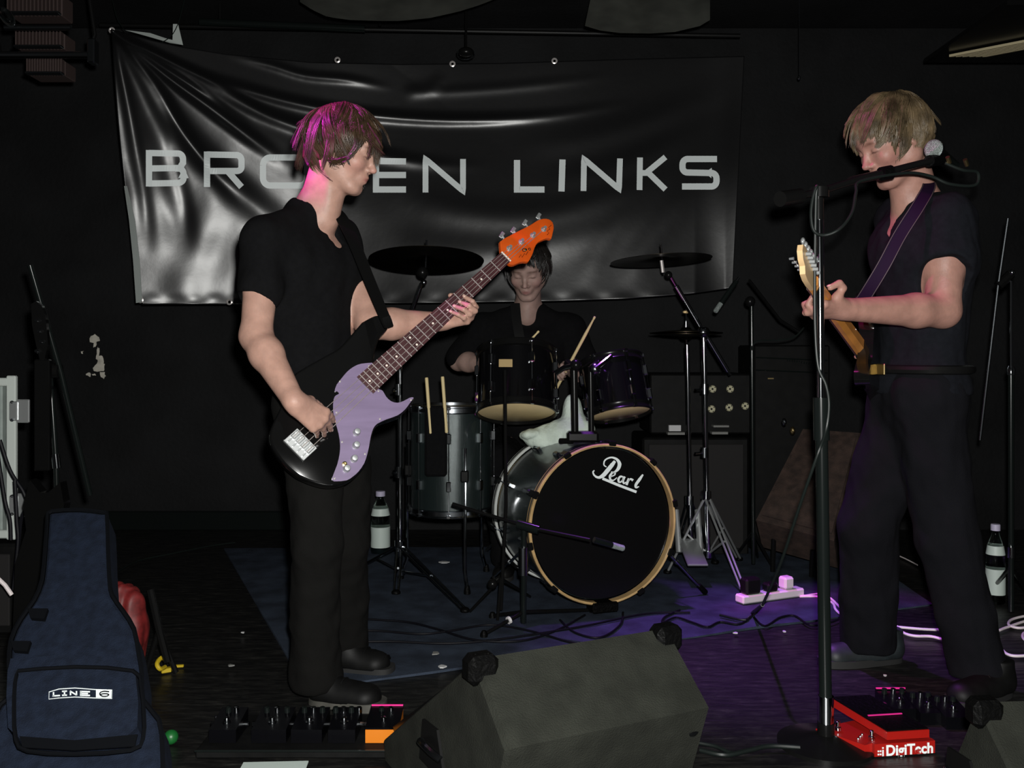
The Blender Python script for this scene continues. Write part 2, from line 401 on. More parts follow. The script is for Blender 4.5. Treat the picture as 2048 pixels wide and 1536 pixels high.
def finger(B,T,lens,rad,bend,k=.0035):
    B=V(B);T=V(T); c=T-B; L=c.length; tot=sum(lens); 
    if L>tot*.995: T=B+c*(tot*.995/L); c=T-B; L=c.length
    u=c.normalized(); v=V(bend); v=(v-u*v.dot(u)).normalized(); Lm=(lens[0]+lens[2])/2; x=(L-lens[1])/2
    x=max(-Lm*.95,min(Lm*.999,x)); h=math.sqrt(max(Lm*Lm-x*x,0)); P1=B+u*x+v*h; P2=P1+u*lens[1]
    return [('c',B,P1,rad,rad*.95,k*2.4),('c',P1,P2,rad*.95,rad*.86,k),('c',P2,T,rad*.86,rad*.78,k)],(P2,T,v)
def hand_prims(W,R,side,tips,bends,thumb,tbend,s=1.0):
    """R columns: x wrist->knuckles, y thumb side, z palm normal (the way the palm faces)"""
    W=V(W); T=lambda x,y,z:W+R@V((x*s,y*s,z*s)); L=[]; nails=[]
    kn=[(.090,.030,-.004),(.093,.010,-.007),(.088,-.010,-.006),(.079,-.028,-.002)]
    rad=[.0092,.0096,.0092,.0080]; lens=[(.040,.025,.021),(.044,.028,.022),(.041,.026,.021),(.032,.020,.018)]
    L.append(('c',T(-.01,.004,0),T(.02,.006,0),.021*s,.020*s,.02))
    for i,(x,y,z) in enumerate(kn):
        L.append(('c',T(.012,y*.55,0),T(x,y,z),.0150*s,.0105*s,.012))
    L.append(('c',T(.03,.012,.006),T(.06,-.012,.006),.015*s,.013*s,.015))
    L.append(('c',T(.018,.016,.008),T(.042,.036,.014),.0165*s,.0135*s,.014))
    for i in range(4):
        f,nl=finger(T(*kn[i]),tips[i],[l*s for l in lens[i]],rad[i]*s,bends[i] if isinstance(bends,list) else bends); L+=f; nails.append((nl,rad[i]*s))
    f,nl=finger(T(.042,.036,.014),thumb,[.034*s,.018*s,.024*s],.0112*s,tbend); L+=f; nails.append((nl,.0112*s))
    return L,nails
def make_nails(nails,parent,m='skin'):
    mb=MB()
    for (P2,T,v),r in nails:
        u=(T-P2).normalized(); v=(v-u*v.dot(u)).normalized(); w_=u.cross(v)
        R=Matrix((u,w_,v)).transposed(); mb.ball(T+v*r*.62+u*r*.1,(r*.65,r*.55,r*.22),10,R)
    mb.build('fingernails','nail',parent)
mat('nail',(.50,.33,.27),.25)
def tint_for(vs,heads):
    t=np.ones((len(vs),3))
    for (c,R,s,brow) in heads:
        q=(vs-np.array(c))@np.array(R)/s
        lip=np.exp(-(((q[:,0]-.092)/.016)**2+(q[:,1]/.020)**2+((q[:,2]+.068)/.0095)**2)*1.2)
        t*=1-lip[:,None]*np.array([.18,.48,.42])
        for y in(-1,1):
            zb=.0215-.10*np.abs(np.abs(q[:,1])-.030)
            b=np.exp(-(((q[:,0]-.08)/.03)**2+((np.abs(q[:,1])-.031)/.021)**4+((q[:,2]-zb)/.0045)**2))*(q[:,1]*y>0)
            t*=1-b[:,None]*np.array(brow)
            lash=np.exp(-(((q[:,0]-.085)/.012)**2+((q[:,1]-y*.031)/.016)**4+((q[:,2]+.0065)/.0018)**2))
            t*=1-lash[:,None]*np.array([.75,.8,.8])
        ch=np.exp(-(((q[:,0]-.06)/.03)**2+((np.abs(q[:,1])-.045)/.022)**2+((q[:,2]+.035)/.022)**2))
        t*=1-ch[:,None]*np.array([0,.16,.12])
        no=np.exp(-(((q[:,0]-.106)/.014)**2+(q[:,1]/.014)**2+((q[:,2]+.037)/.012)**2)); t*=1-no[:,None]*np.array([0,.14,.10])
    return np.clip(t,0,1)
def torso_prims(nb,sR,sL,chest,belly,pel,hR,hL,Rt,w=1.0):
    """Rt columns: forward, left, up"""
    L=[]
    L.append(('e',chest,[.112*w,.158*w,.19],Rt,.03))
    L.append(('c',V(chest)+Rt@V((.035,-.07,.05)),V(chest)+Rt@V((.035,.07,.05)),.075*w,.075*w,.05))
    L.append(('e',belly,[.096*w,.138*w,.17],Rt,.06))
    L.append(('e',pel,[.112*w,.158*w,.13],Rt,.06))
    mid=(V(sR)+V(sL))/2
    for s_ in(sR,sL):
        s_=V(s_); L.append(('c',V(nb)+V((0,0,-.015)),s_+(mid-s_)*.12+V((0,0,.012)),.045,.042,.05))
        L.append(('c',s_,s_+(mid-s_)*.35+V((0,0,-.04)),.056,.065,.05))
    return L
def arm_prims(S,E,W,r=(.053,.043,.043,.026)):
    S,E,W=V(S),V(E),V(W); m=S.lerp(E,.45); q=E.lerp(W,.28)
    return [('c',S,m,r[0],r[0]*.93,.03),('c',m,E,r[0]*.93,r[1],.02),('c',E,q,r[1],r[2]*1.03,.02),('c',q,W,r[2]*1.03,r[3],.02)]
def leg_prims(H_,K,A,r=(.083,.056,.054,.036)):
    H_,K,A=V(H_),V(K),V(A); q=K.lerp(A,.3)
    return [('c',H_,K,r[0],r[1],.04),('c',K,q,r[1],r[2],.02),('c',q,A,r[2],r[3],.02)]
def realize(name,L,res,m,parent,inf=0,cuts=(),fold=None,tint=None,sub=(),rel=1):
    lo,hi=bounds(L,.02+inf); g=SDF(lo,hi,res); g.prims(L,inf)
    for p,n in cuts: g.plane(p,n)
    for s_ in sub: g.prims([s_])
    vs,fs=g.mesh()
    if rel: vs=relax(vs,fs,rel)
    if fold: 
        N=vnorm(vs,fs); vs=vs+N*fold(vs)[:,None]
    t=tint_for(vs,tint) if tint is not None else None
    return npmesh(name,vs,fs,m,parent,t)
def slerp_dir(a,b,t):
    om=math.acos(max(-1,min(1,a.dot(b)))); 
    return a if om<1e-4 else (a*math.sin((1-t)*om)+b*math.sin(t*om))/math.sin(om)
def make_hair(c,R,s,m,parent,n,seed,length=(.05,.10),lift=.018,allow=None,whorl=(-.45,.05,.9),tipdrop=.02,rr=.0016,front=.028,messy=.012,extra=()):
    rnd=random.Random(seed); c=V(c); T=lambda v:c+R@(V(v)*s); vs=[];fs=[]
    # cap
    L=[('e',T((-.020,0,.036)),[.106*s,.085*s,.095*s],R,.01),('e',T((-.055,0,-.020)),[.062*s,.070*s,.068*s],R,.02)]+[('e',T(e[0]),[x*s for x in e[1]],R,.02) for e in extra]
    lo,hi=bounds(L,.02); g=SDF(lo,hi,.005); g.prims(L)
    g.ell(T((.110,0,-.045)),[.085*s,.085*s,.098*s],R,.01,True); g.ell(T((.03,0,-.11)),[.11*s,.12*s,.062*s],R,.01,True)
    g.ell(T((.040,.09,-.05)),[.055*s,.05*s,.055*s],R,.01,True); g.ell(T((.040,-.09,-.05)),[.055*s,.05*s,.055*s],R,.01,True)
    v_,f_=g.mesh(); v_=v_+vnorm(v_,f_)*(wob(v_,.004,160,seed))[:,None]
    rad=(.104,.083,.094); ctr=V((-.018,0,.036)); W=V(whorl).normalized()
    gx=R.inverted()@V((0,0,-1)); sv=[];sf=[]
    cnt=0
    def path(d,ln,lf,tw,wv,bend):
        ax=W.cross(d); ax=ax.normalized() if ax.length>1e-3 else V((0,1,0)); ax=(ax+d*tw).normalized(); pts=[]
        for k in range(8):
            t=k/7; dd=Matrix.Rotation(ln/.095*t,3,ax)@d
            pts.append(V((dd.x*rad[0],dd.y*rad[1],dd.z*rad[2]))+ctr+dd*(lf*math.sin(min(1,t*1.3)*math.pi*.5)+.002)+gx*(tipdrop*t*t)+bend*(messy*t*t)+wv*(math.sin(t*5+wv.x*40)*.25*messy*t))
        return pts
    def rdir(zmin=-.75):
        z=rnd.uniform(zmin,1); ph=rnd.uniform(-math.pi,math.pi); q=math.sqrt(1-z*z); return V((q*math.cos(ph),q*math.sin(ph),z))
    guides=[]
    for _ in range(150):
        d=rdir(); v3=V((rnd.gauss(0,1),rnd.gauss(0,1),rnd.gauss(0,.7))); lp=(rnd.uniform(*length),lift*rnd.uniform(.4,1.25),rnd.gauss(0,.30),V((rnd.gauss(0,1),rnd.gauss(0,1),rnd.gauss(0,1))),v3)
        guides.append((d,path(d,*lp),lp))
    while cnt<n:
        d=rdir(); p0=V((d.x*rad[0],d.y*rad[1],d.z*rad[2]))+ctr
        if p0.x>.035 and p0.z<.055: continue
        if p0.x>-.01 and p0.z<.010 : continue
        if p0.z<-.045: continue
        cnt+=1
        gd=min(guides,key=lambda g_:-(g_[0].dot(d))); lp=gd[2]
        own=path(d,lp[0]*rnd.uniform(.8,1.1),lp[1]*rnd.uniform(.6,1.05),lp[2]+rnd.gauss(0,.07),lp[3],lp[4])
        pts=[a_.lerp(b_,.55*(k/7)**1.2) for k,(a_,b_) in enumerate(zip(own,gd[1]))]
        # stop strands from crossing the face
        out=[]
        for p in pts:
            if p.x>front+.035 and p.z<(allow(p) if allow else .03): break
            out.append(p)
        if len(out)<3: continue
        w0=rr*rnd.uniform(.7,1.5); o=len(sv)
        for k,p in enumerate(out):
            t=k/(len(out)-1); r_=w0*(1-.8*t**2); tg=(out[min(k+1,len(out)-1)]-out[max(k-1,0)]).normalized(); nn=(p-ctr).normalized(); si=tg.cross(nn).normalized()
            sv+= [T(p+si*r_*1.6),T(p-si*r_*1.6),T(p+nn*r_),T(p-nn*r_*.6)]
        for k in range(len(out)-1):
            a=o+4*k; b_=a+4
            sf+= [(a,a+2,b_+2,b_),(a+2,a+1,b_+1,b_+2),(a+1,a+3,b_+3,b_+1),(a+3,a,b_,b_+3)]
    allv=np.concatenate([v_,np.array([tuple(v) for v in sv])]); allf=np.concatenate([f_,np.array(sf)+len(v_)])
    return npmesh('hair',allv,allf,m,parent)
def shoe(name,heel,toe,m,sm,parent,wd=.045,h=.075,laces=True):
    heel=V(heel);toe=V(toe); heel.z=0; toe.z=0; u=(toe-heel).normalized(); L=(toe-heel).length; R=Matrix((u,V((0,0,1)).cross(u),V((0,0,1)))).transposed(); T=lambda x,y,z:heel+R@V((x,y,z))
    g=[('c',T(.035,0,.045),T(L-.045,0,.032),.040,.032,.02),('c',T(.09,-.006,.03),T(L-.06,-.012,.028),.038,.036,.02),('c',T(.09,.006,.03),T(L-.055,.010,.028),.038,.034,.02),('c',T(.04,0,.05),T(.035,0,.105),.040,.040,.03)]
    s_=realize(name,g,.005,m,parent,cuts=[(T(0,0,.018),(0,0,-1)),(T(0,0,.112),(0,0,1))])
    mb=MB(); n=28; pts=[]
    for k in range(n):
        q=2*math.pi*k/n; x=L/2+(L/2+.004)*math.copysign(abs(math.cos(q))**.75,math.cos(q)); ww=.040+.012*max(0,min(1,(x-.08)/.1)); pts.append(T(x,ww*math.copysign(abs(math.sin(q))**.7,math.sin(q)),.001))
    mb.prism(pts,(0,0,.024)); mb.build('sole',sm,s_)
    if laces:
        mb=MB()
        for i in range(4):
            x=.100+.022*i; z=.0855-.0075*i
            mb.tube([T(x,-.028,z-.022),T(x+.004,-.018,z-.010),T(x+.006,0,z-.004),T(x+.008,.018,z-.010),T(x+.010,.028,z-.022)],.0025,6)
        mb.build('lace',m,s_)
    return s_
def band(name,pts,width,nrm,m,parent,th=.003,stitch=None):
    pts=curve_pts(pts,6); L=[];R_=[]
    for i,p in enumerate(pts):
        t=(pts[min(i+1,len(pts)-1)]-pts[max(i-1,0)]).normalized(); nn=V(nrm[0]).lerp(V(nrm[1]),i/(len(pts)-1)).normalized(); s_=t.cross(nn).normalized(); L.append(p+s_*width/2); R_.append(p-s_*width/2)
    off=(V(nrm[0])+V(nrm[1])).normalized()*th
    b=MB().strip(L,R_,off).build(name,m,parent)
    if stitch:
        mb=MB(); o2=off*1.25; mb.tube([p.lerp(q,.06)+o2 for p,q in zip(L,R_)],.0011,5); mb.tube([q.lerp(p,.06)+o2 for p,q in zip(L,R_)],.0011,5); mb.build('stitching',stitch,b)
    return b

# ---------------------------------------------------------------- the bass player (left)
a=math.radians(38); FW=V((math.cos(a),-math.sin(a),0)); Rt=Matrix((FW,V((0,0,1)).cross(FW),V((0,0,1)))).transposed()
# electric bass frame first: the hands are set to it
BR=P(600,890,2.62); NU=P(1009,517,3.02)
ba=(NU-BR); SC=ba.length; ba.normalize(); bn=(V((0,-1,0))+ba*ba.y); bn.normalize(); bn=(bn+ba.cross(bn)*-.0).normalized(); bu=bn.cross(ba)   # bu: towards the thick strings
def onb(px,py,off=0.0):          # photograph ray meets the bass's face plane (lifted by off)
    d=(P(px,py,1)-V((0,0,H))); o=V((0,0,H)); t=((BR+bn*off-o).dot(bn))/d.dot(bn); return o+d*t
man=thing('person','bass player with purple-lit brown hair and black henley shirt, looking down at his left hand','person',P(650,1380,2.86)*1.0)
man.location.z=0
hc=P(688,300,2.82); hR=frame((1,-.14,0),17); hs=1.0
nb=P(628,412,2.86); sR=P(530,484,2.70); sL=P(676,482,2.99)
chest=P(612,575,2.85); belly=P(628,690,2.85); pel=P(652,800,2.85); hipR=P(628,815,2.80); hipL=P(676,815,2.93)
eR=P(512,672,2.60); wR=P(590,806,2.47); eL=P(742,650,2.86); wL=P(866,650,3.03)
kR=P(632,1090,2.74); aR=P(632,1345,2.80); kL=P(694,1080,3.0); aL=P(688,1285,3.12)
hp=head_prims(hc,hR,hs)
neck=[('c',hc+hR@V((-.030,0,-.045)),nb+V((.01,0,-.02)),.054,.060,.03),('c',hc+hR@V((.0,0,-.085)),nb+FW*.045+V((0,0,-.045)),.034,.040,.03),('c',hc+hR@V((-.01,-.045,-.05)),nb+FW*.06+V((0,0,-.055)),.014,.012,.02)]
tor=torso_prims(nb,sR,sL,chest,belly,pel,hipR,hipL,Rt)
arR=arm_prims(sR,eR,wR,(.051,.042,.043,.028)); arL=arm_prims(sL,eL,wL,(.052,.043,.045,.028))
lgR=leg_prims(hipR,kR,aR); lgL=leg_prims(hipL,kL,aL)
# fretting hand
uK=.615*SC/.864*1.0
def nk(u,v,off=0): return BR+ba*u+bu*v+bn*off
hw=lambda u:.031-(.031-.020)*min(1,max(0,(u-.30)/(SC-.30)))      # half width of the neck
u0=(onb(912,608)-BR).dot(ba)
xh=(bn*.55-bu*.42+ba*.55).normalized(); yh=(ba-xh*ba.dot(xh)+bu*.15); yh=(yh-xh*yh.dot(xh)).normalized(); zh=xh.cross(yh)
if zh.dot(bu)<0: zh=-zh
RL=Matrix((xh,yh,zh)).transposed(); kc=nk(u0+.012,-hw(u0)-.030,-.004); WL=kc-xh*.088
tips=[nk(u0+.030,-.006,.016),nk(u0+.006,-.010,.017),nk(u0-.017,-.008,.017),nk(u0-.038,-.012,.015)]
hL_,nailL=hand_prims(WL,RL,1,tips,bn*.9-bu*.55,nk(u0+.020,hw(u0)+.006,-.026),-bn*.5-bu)
wL=WL-xh*.006; arL=arm_prims(sL,eL,WL,(.052,.043,.045,.028))
# plucking hand
pc=onb(655,848,.035); xr=(P(655,852,2.53)-wR).normalized(); xr=((P(650,850,2.53)-wR)).normalized()
yr=(bu*.7+ba*.75+bn*.15); yr=(yr-xr*yr.dot(xr)).normalized(); zr=xr.cross(yr)
if zr.dot(bn)>0: zr=-zr
RR=Matrix((xr,yr,zr)).transposed()
tp=[onb(672,850,.022),onb(664,866,.022),onb(652,879,.022),onb(640,886,.020)]
hR_,nailR=hand_prims(wR,RR,-1,tp,bn*.9-bu*.25+ba*.4,onb(678,842,.028),bn*.6+bu*.8,1.02)
bodyL=tor+neck+hp+arR+arL+lgR+lgL+hL_+hR_
body=realize('body',bodyL,.0042,'skin',man,tint=[(hc,hR,hs,[.72,.78,.8])])
nailL=nailL; make_nails(nailL[:4]+nailR[:2]+[nailR[4]],man)
# shirt: torso and upper arms, opened at the neck
sl=.50
def sleeve(S,E,sl,r=.056):
    return [('c',S,V(S).lerp(V(E),sl),r,r*1.02,.03)]
fold1=lambda vs: wob(vs,.0035,38,3)+wob(vs*np.array([1,1,.35]),.003,70,5)
neckcut=[('se',V(nb)+FW*.02+V((0,0,.050)),[.078,.080,.070],Rt,.006),('sc',P(662,452,2.58),P(662,452,2.84),.024,.024,.003),('sc',P(671,470,2.58),P(671,470,2.84),.020,.020,.003),('sc',P(679,484,2.58),P(679,484,2.84),.015,.015,.003)]
shL=torso_prims(nb,sR,sL,chest,belly,pel,hipR,hipL,Rt)+sleeve(sR,eR,.52,.054)+sleeve(sL,eL,.42,.053)
dr=(V(eR)-V(sR)).normalized()
realize('henley_shirt',shL,.006,'shirt_black',man,inf=.010,fold=fold1,cuts=[(V(pel)+V((0,0,-.06)),(0,0,-1))],sub=neckcut+[('sc',V(sR).lerp(V(eR),.72)+V((-.02,-.02,-.028)),V(sR).lerp(V(eR),1.1)+V((-.02,-.02,0)),.076,.076,.004),('sc',V(sL).lerp(V(eL),.66)+V((.020,.01,-.035)),V(sL).lerp(V(eL),1.2)+V((.03,0,-.06)),.072,.080,.004)])
# trousers
def trousers(name,hipA,kA,aA,hipB,kB,aB,pel,Rt,m,parent,w=.086,h=.088,res=.007,seed=1,top=.05):
    L=[('e',pel,[.122,.165,.14],Rt,.03)]
    for hh,k,a_ in((hipA,kA,aA),(hipB,kB,aB)):
        hh,k,a_=V(hh),V(k),V(a_); L+= [('c',hh,k,.096,w,.05),('c',k,k.lerp(a_,.6),w,w*.95,.02),('c',k.lerp(a_,.6),a_+V((0,0,-.01)),w*.95,h,.02)]
    fold=lambda vs: wob(vs*np.array([1,1,.5]),.006,26,seed)+wob(vs,.0035,60,seed+9)
    return realize(name,L,res,m,parent,fold=fold,cuts=[(V(pel)+V((0,0,top)),(0,0,1)),(V((0,0,.045)),(0,0,-1))])
trousers('trousers',hipR,kR,aR,hipL,kL,aL,pel,Rt,'trouser_black',man,.072,.080,seed=4)
shoe('shoe',Zp(622,1405),Zp(757,1432)+V((.01,.05,0)),'shoe_black','sole',man)
shoe('shoe',Zp(672,1340),Zp(785,1350)+V((.0,.01,0)),'shoe_black','sole_dark',man)
make_hair(hc,hR,hs,'hair_brown',man,4600,11,length=(.06,.155),lift=.016,tipdrop=.024,allow=lambda p:.004+.03*math.sin(p.y*90),front=.026,messy=.025,rr=.0013,extra=[((-.015,.062,-.012),(.040,.022,.042)),((-.015,-.062,-.012),(.040,.022,.042)),((.02,-.05,.03),(.045,.028,.035)),((.055,0,.06),(.045,.06,.028))])
band('guitar_strap',[P(655,405,2.95),P(676,425,2.85),P(704,478,2.80),P(738,560,2.76),P(768,632,2.74),P(776,648,2.745)],.042,((.5,-.85,.1),(.85,-.5,.1)),'strap_black',man)
# ---------------------------------------------------------------- the electric bass
bass=thing('bass_guitar','black electric bass with mauve pickguard and orange headstock held by the left musician','bass guitar',BR-bn*0.0)
TH=.040
bo=[(724,644),(744,633),(758,630),(775,638),(780,646),(774,660),(761,673),(752,698),(748,724),(757,752),(766,782),(772,795),(782,802),(794,805),(806,802),(817,795),(828,794),(826,804),(819,813),(802,830),(780,839),(758,847),(746,866),(742,890),(740,911),(732,928),(720,944),(702,960),(679,970),(655,972),(631,967),(608,958),(590,948),(568,928),(553,908),(541,886),(539,868),(546,846),(560,818),(572,785),(587,751),(605,737),(631,722),(660,706),(679,695),(704,668)]
back=[onb(*p)-bn*TH for p in bo]
def slab(pts_px,top,th,bev=.006):
    base=[onb(*p,top) for p in pts_px]; c=sum(base,V((0,0,0)))/len(base); mb=MB(); n=len(base)
    rings=[]
    for k,(o,h) in enumerate(((0,-th),(0,-bev),(.35,-bev*.25),(1,0))):
        ring=[]
        for i,p in enumerate(base):
            t=(base[(i+1)%n]-base[i-1]).normalized(); inn=bn.cross(t)
            ring.append(p+inn*(o*bev)*(1)+bn*h)
        rings.append(ring)
    vs=[v for r in rings for v in r]; fs=[]
    for k in range(3):
        for i in range(n): fs.append((k*n+i,k*n+(i+1)%n,(k+1)*n+(i+1)%n,(k+1)*n+i))
    fs.append(tuple(range(n))[::-1]); fs.append(tuple(3*n+i for i in range(n)))
    return mb.add(vs,fs)
def smooth_px(L,n=3): return [(p.x,p.y) for p in curve_pts([V((x,y,0)) for x,y in L+[L[0]]],n)][:-1]
area=sum(bo[i][0]*bo[(i+1)%len(bo)][1]-bo[(i+1)%len(bo)][0]*bo[i][1] for i in range(len(bo)))
bo=smooth_px(bo); bo=bo[::-1]
slab(bo,0,TH,.007).build('bass_body','bass_black',bass,angle=60)
pg=[(744,726),(722,728),(707,734),(694,744),(683,757),(673,770),(669,783),(674,783),(678,788),(672,791),(667,799),(666,823),(671,846),(677,868),(680,890),(679,908),(674,930),(664,956),(666,962),(672,963),(693,961),(706,953),(717,943),(728,927),(734,909),(738,892),(741,874),(746,858),(754,848),(773,839),(795,831),(810,819),(819,807),(827,796),(819,796),(806,803),(794,806),(782,803),(772,794),(765,782),(758,779),(752,770)]
pgm=MB(); base=[onb(*p,.0005) for p in smooth_px(pg,2)]; pgm.prism(base,bn*.0028); pgo=pgm.build('pickguard','pickguard',bass,smooth=False)
sc_=MB()
for p in((680,763),(673,825),(684,884),(730,908),(760,838),(669,957),(738,732),(757,782),(822,800)): sc_.lathe(onb(*p,.003),bn,[(.003,0),(.003,.001),(.0015,.002)],10)
sc_.build('pickguard_screw','fret_metal',pgo)
for p in((713,865),(712,891),(708,918),(693,938)):
    k=MB().lathe(onb(*p,.003),bn,[(.0105,0),(.0105,.004),(.0092,.005),(.0092,.016),(.0075,.019),(.003,.0195)],20); k.build('knob','nickel',pgo)
MB().lathe(onb(689,928,.003),bn,[(.007,0),(.007,.004),(.0035,.005),(.0035,.002)],14).build('jack_socket','brass',pgo)
# bridge
brc=BR; br=MB(); Rb=Matrix((ba,bu,bn)).transposed()
brp=MB().box(nk(.0,0,.004),(.052,.078,.006),Rb,.001).build('bridge','nickel',bass)
sd=MB(); 
for k in range(4):
    y=(k-1.5)*.0185; sd.box(nk(.008,y,.012),(.026,.014,.010),Rb,.002); sd.lathe(nk(-.020,y,.012),ba,[(.002,0),(.002,.024)],8); sd.lathe(nk(.012,y+.004,.015),bn,[(.0018,0),(.0018,.006)],8)
sd.box(nk(-.026,0,.010),(.003,.078,.014),Rb,.0008); sd.build('saddle','nickel',brp)
# neck and fretboard
uE=(onb(731,774)-BR).dot(ba); nt_=MB()
def hwn(u): return .0335+(.0205-.0335)*(u-uE)/(SC-uE)
secs=[uE+.001,uE+.05,.45,.6,.72,SC-.012,SC+.006]; ring=[]
for u in secs:
    w_=hwn(u); ring.append([nk(u,w_,.006),nk(u,-w_,.006),nk(u,-w_*.9,-.008),nk(u,-w_*.45,-.016),nk(u,w_*.45,-.016),nk(u,w_*.9,-.008)])
vs_=[v for r in ring for v in r]; fs_=[]
for i in range(len(secs)-1):
    for k in range(6): fs_.append((i*6+k,i*6+(k+1)%6,(i+1)*6+(k+1)%6,(i+1)*6+k))
fs_.append(tuple(range(6))); fs_.append(tuple((len(secs)-1)*6+k for k in range(6)))
MB().add(vs_,fs_).build('neck','amber_wood',bass)
fb=MB().prism([nk(uE,hwn(uE),.006),nk(uE,-hwn(uE),.006),nk(SC,-hwn(SC),.006),nk(SC,hwn(SC),.006)],bn*.0055).build('fretboard','fretboard',bass,smooth=False)
MB().box(nk(SC+.002,0,.010),(.005,.042,.011),Rb,.001).build('nut','dot_white',fb)
fu=[SC*2**(-i/12) for i in range(1,25)]
for u in fu:
    if u<uE+.004: continue
    w_=hwn(u); MB().tube([nk(u,w_,.0118),nk(u,-w_,.0118)],.0014,6).build('fret','fret_metal',fb)
for i in(3,5,7,9,15,17,19,21):
    u=(fu[i-1]+fu[i-2])/2
    if u>uE: MB().lathe(nk(u,0,.0112),bn,[(.0034,0),(.0034,.0006)],14).build('dot_inlay','dot_white',fb)
u=(fu[11]+fu[10])/2
for s_ in(-1,1): MB().lathe(nk(u,s_*.0145,.0112),bn,[(.0034,0),(.0034,.0006)],14).build('dot_inlay','dot_white',fb)
bh=[(1000,483),(1009,476),(1021,470),(1040,460),(1060,450),(1074,441),(1086,437),(1098,438),(1106,445),(1108,456),(1106,466),(1103,477),(1096,476),(1087,479),(1076,485),(1070,495),(1066,507),(1061,517),(1057,523),(1048,523),(1039,525),(1030,529),(1021,529),(1012,521),(1004,511),(1001,498)]
hsl=slab(smooth_px(bh,2)[::-1],.008,.016,.003); hd=hsl.build('headstock','orange_wood',bass)
pegs=[((1018,497),(1005,472)),((1042,484),(1028,462)),((1065,471),(1051,447)),((1087,459),(1078,434))]
for (p,q) in pegs:
    t=MB(); t.lathe(onb(*p,.008),bn,[(.009,0),(.009,.002),(.005,.003),(.004,.008),(.0055,.014),(.0055,.018)],16)
    tp_=MB; c=onb(*p,-.012); e=onb(*q,-.012); t.box(c,(.022,.022,.010),Rb,.002); t.tube([c,e],.0035,8); dd=(e-c).normalized(); side=ba
    t.box(e+dd*.004,(.024,.012,.004),Rb@rot((0,0,1),12),.0015); t.build('tuning_peg','nickel',bass)
lg=MB(); lg.tube([onb(*p,.0086) for p in smooth_px([(1050,498),(1047,497),(1045,500),(1047,503),(1051,502)],3)],.0012,6,closed=True); lg.tube([onb(*p,.0086) for p in smooth_px([(1060,496),(1057,497),(1058,500),(1061,500)],3)],.0011,6,closed=True)
lg.tube([onb(x,y,.0086) for x,y in((1038,515),(1042,509),(1044,515),(1049,507),(1052,510),(1056,503))],.0008,6); lg.tube([onb(x,y,.0086) for x,y in((1094,470),(1098,466),(1094,462),(1100,458),(1097,455),(1103,450))],.0008,6)
lg.build('headstock_logo','black_plastic',hd)
MB().lathe(onb(1051,500,.0085),bn,[(.0045,0),(.0045,.003),(.002,.004)],12).build('string_tree','brass',hd)
for k in range(4):
    y0=(k-1.5)*.0185; y1=(1.5-k)*-1*.0098; pg_=onb(*pegs[3-k if False else k][0],.018) if False else onb(*pegs[[0,1,2,3][3-k]][0],.016)
    MB().tube([nk(-.004,y0,.019),nk(SC+.002,y1,.0165),pg_],.0011 if k<2 else .0008,6).build('string','string_metal',bass)
band('strap_end',[P(770,634,2.735),P(776,648,2.735),P(779,655,2.735)],.03,((.5,-.85,.1),(.8,-.6,.1)),'strap_black',bass)
# ================================================================ right-hand guitarist
a=math.radians(12); FW2=V((-math.cos(a),-math.sin(a),0)); Rt2=Matrix((FW2,V((0,0,1)).cross(FW2),V((0,0,1)))).transposed()
g2=thing('person','fair-haired guitarist in dark T-shirt behind the microphone stand, head bowed','person',V((P(1840,700,2.95).x,2.95,0)))
hc=P(1782,282,2.86); hR=frame((-1,-.20,0),26); hs=1.06
nb=P(1845,408,2.92); sL=P(1893,440,2.78); sR=P(1800,440,3.06)
chest=P(1848,530,2.90); belly=P(1842,655,2.92); pel=P(1838,780,2.93); hipL=P(1856,800,2.86); hipR=P(1805,800,3.02)
eL=P(1886,622,2.74); wL0=P(1716,628,2.66)
eR=P(1850,630,3.14); wR=P(1745,712,3.13)
kR=P(1735,1060,3.06); aR=P(1738,1278,3.16); kL=P(1893,1075,2.90); aL=P(1955,1330,2.90)
hp=head_prims(hc,hR,hs)
neck=[('c',hc+hR@V((-.030,0,-.045)),nb+V((-.01,0,-.02)),.058,.066,.03),('c',hc+hR@V((.0,0,-.085)),nb+FW2*.05+V((0,0,-.045)),.036,.044,.03)]
# guitar frame: neck points towards the camera
N2=P(1624,566,2.50); B2=P(1742,724,3.03); ga=(N2-B2); GS=ga.length; ga.normalize()
gn=V((-.82,.55,-.05)); gn=(gn-ga*gn.dot(ga)).normalized(); gu=gn.cross(ga)
if gu.z<0: gu=-gu
def gk(u,v,o=0): return B2+ga*u+gu*v+gn*o
uh=GS-.105
xh=((gk(uh,-.045,-.01)-wL0)); xh=(xh.normalized()*.9+gn*.25).normalized(); yh=ga-xh*ga.dot(xh); yh.normalize(); zh=xh.cross(yh)
if zh.dot(gu)<0: zh=-zh
RL=Matrix((xh,yh,zh)).transposed(); WL=gk(uh,-.034,.012)-xh*.090; wL=WL
tips=[gk(uh+.030,-.002,.017),gk(uh+.008,-.004,.017),gk(uh-.014,-.006,.017),gk(uh-.034,-.008,.016)]
hl,nl=hand_prims(WL,RL,1,tips,gn*1.0-gu*.35,gk(uh+.012,.022,-.022),-gn*.6+gu,1.02)
xr=(gk(.12,0,.03)-wR).normalized(); yr=(gu-xr*gu.dot(xr)).normalized(); zr=xr.cross(yr); 
if zr.dot(gn)>0: zr=-zr
tpr=[gk(.12,.02-.02*i,.03) for i in range(4)]
hr_,nr=hand_prims(wR,Matrix((xr,yr,zr)).transposed(),-1,tpr,gn,gk(.13,.03,.03),gu)
tor=torso_prims(nb,sR,sL,chest,belly,pel,hipR,hipL,Rt2,1.04)
arL=arm_prims(sL,eL,WL,(.056,.047,.046,.030)); arR=arm_prims(sR,eR,wR,(.054,.045,.044,.028))
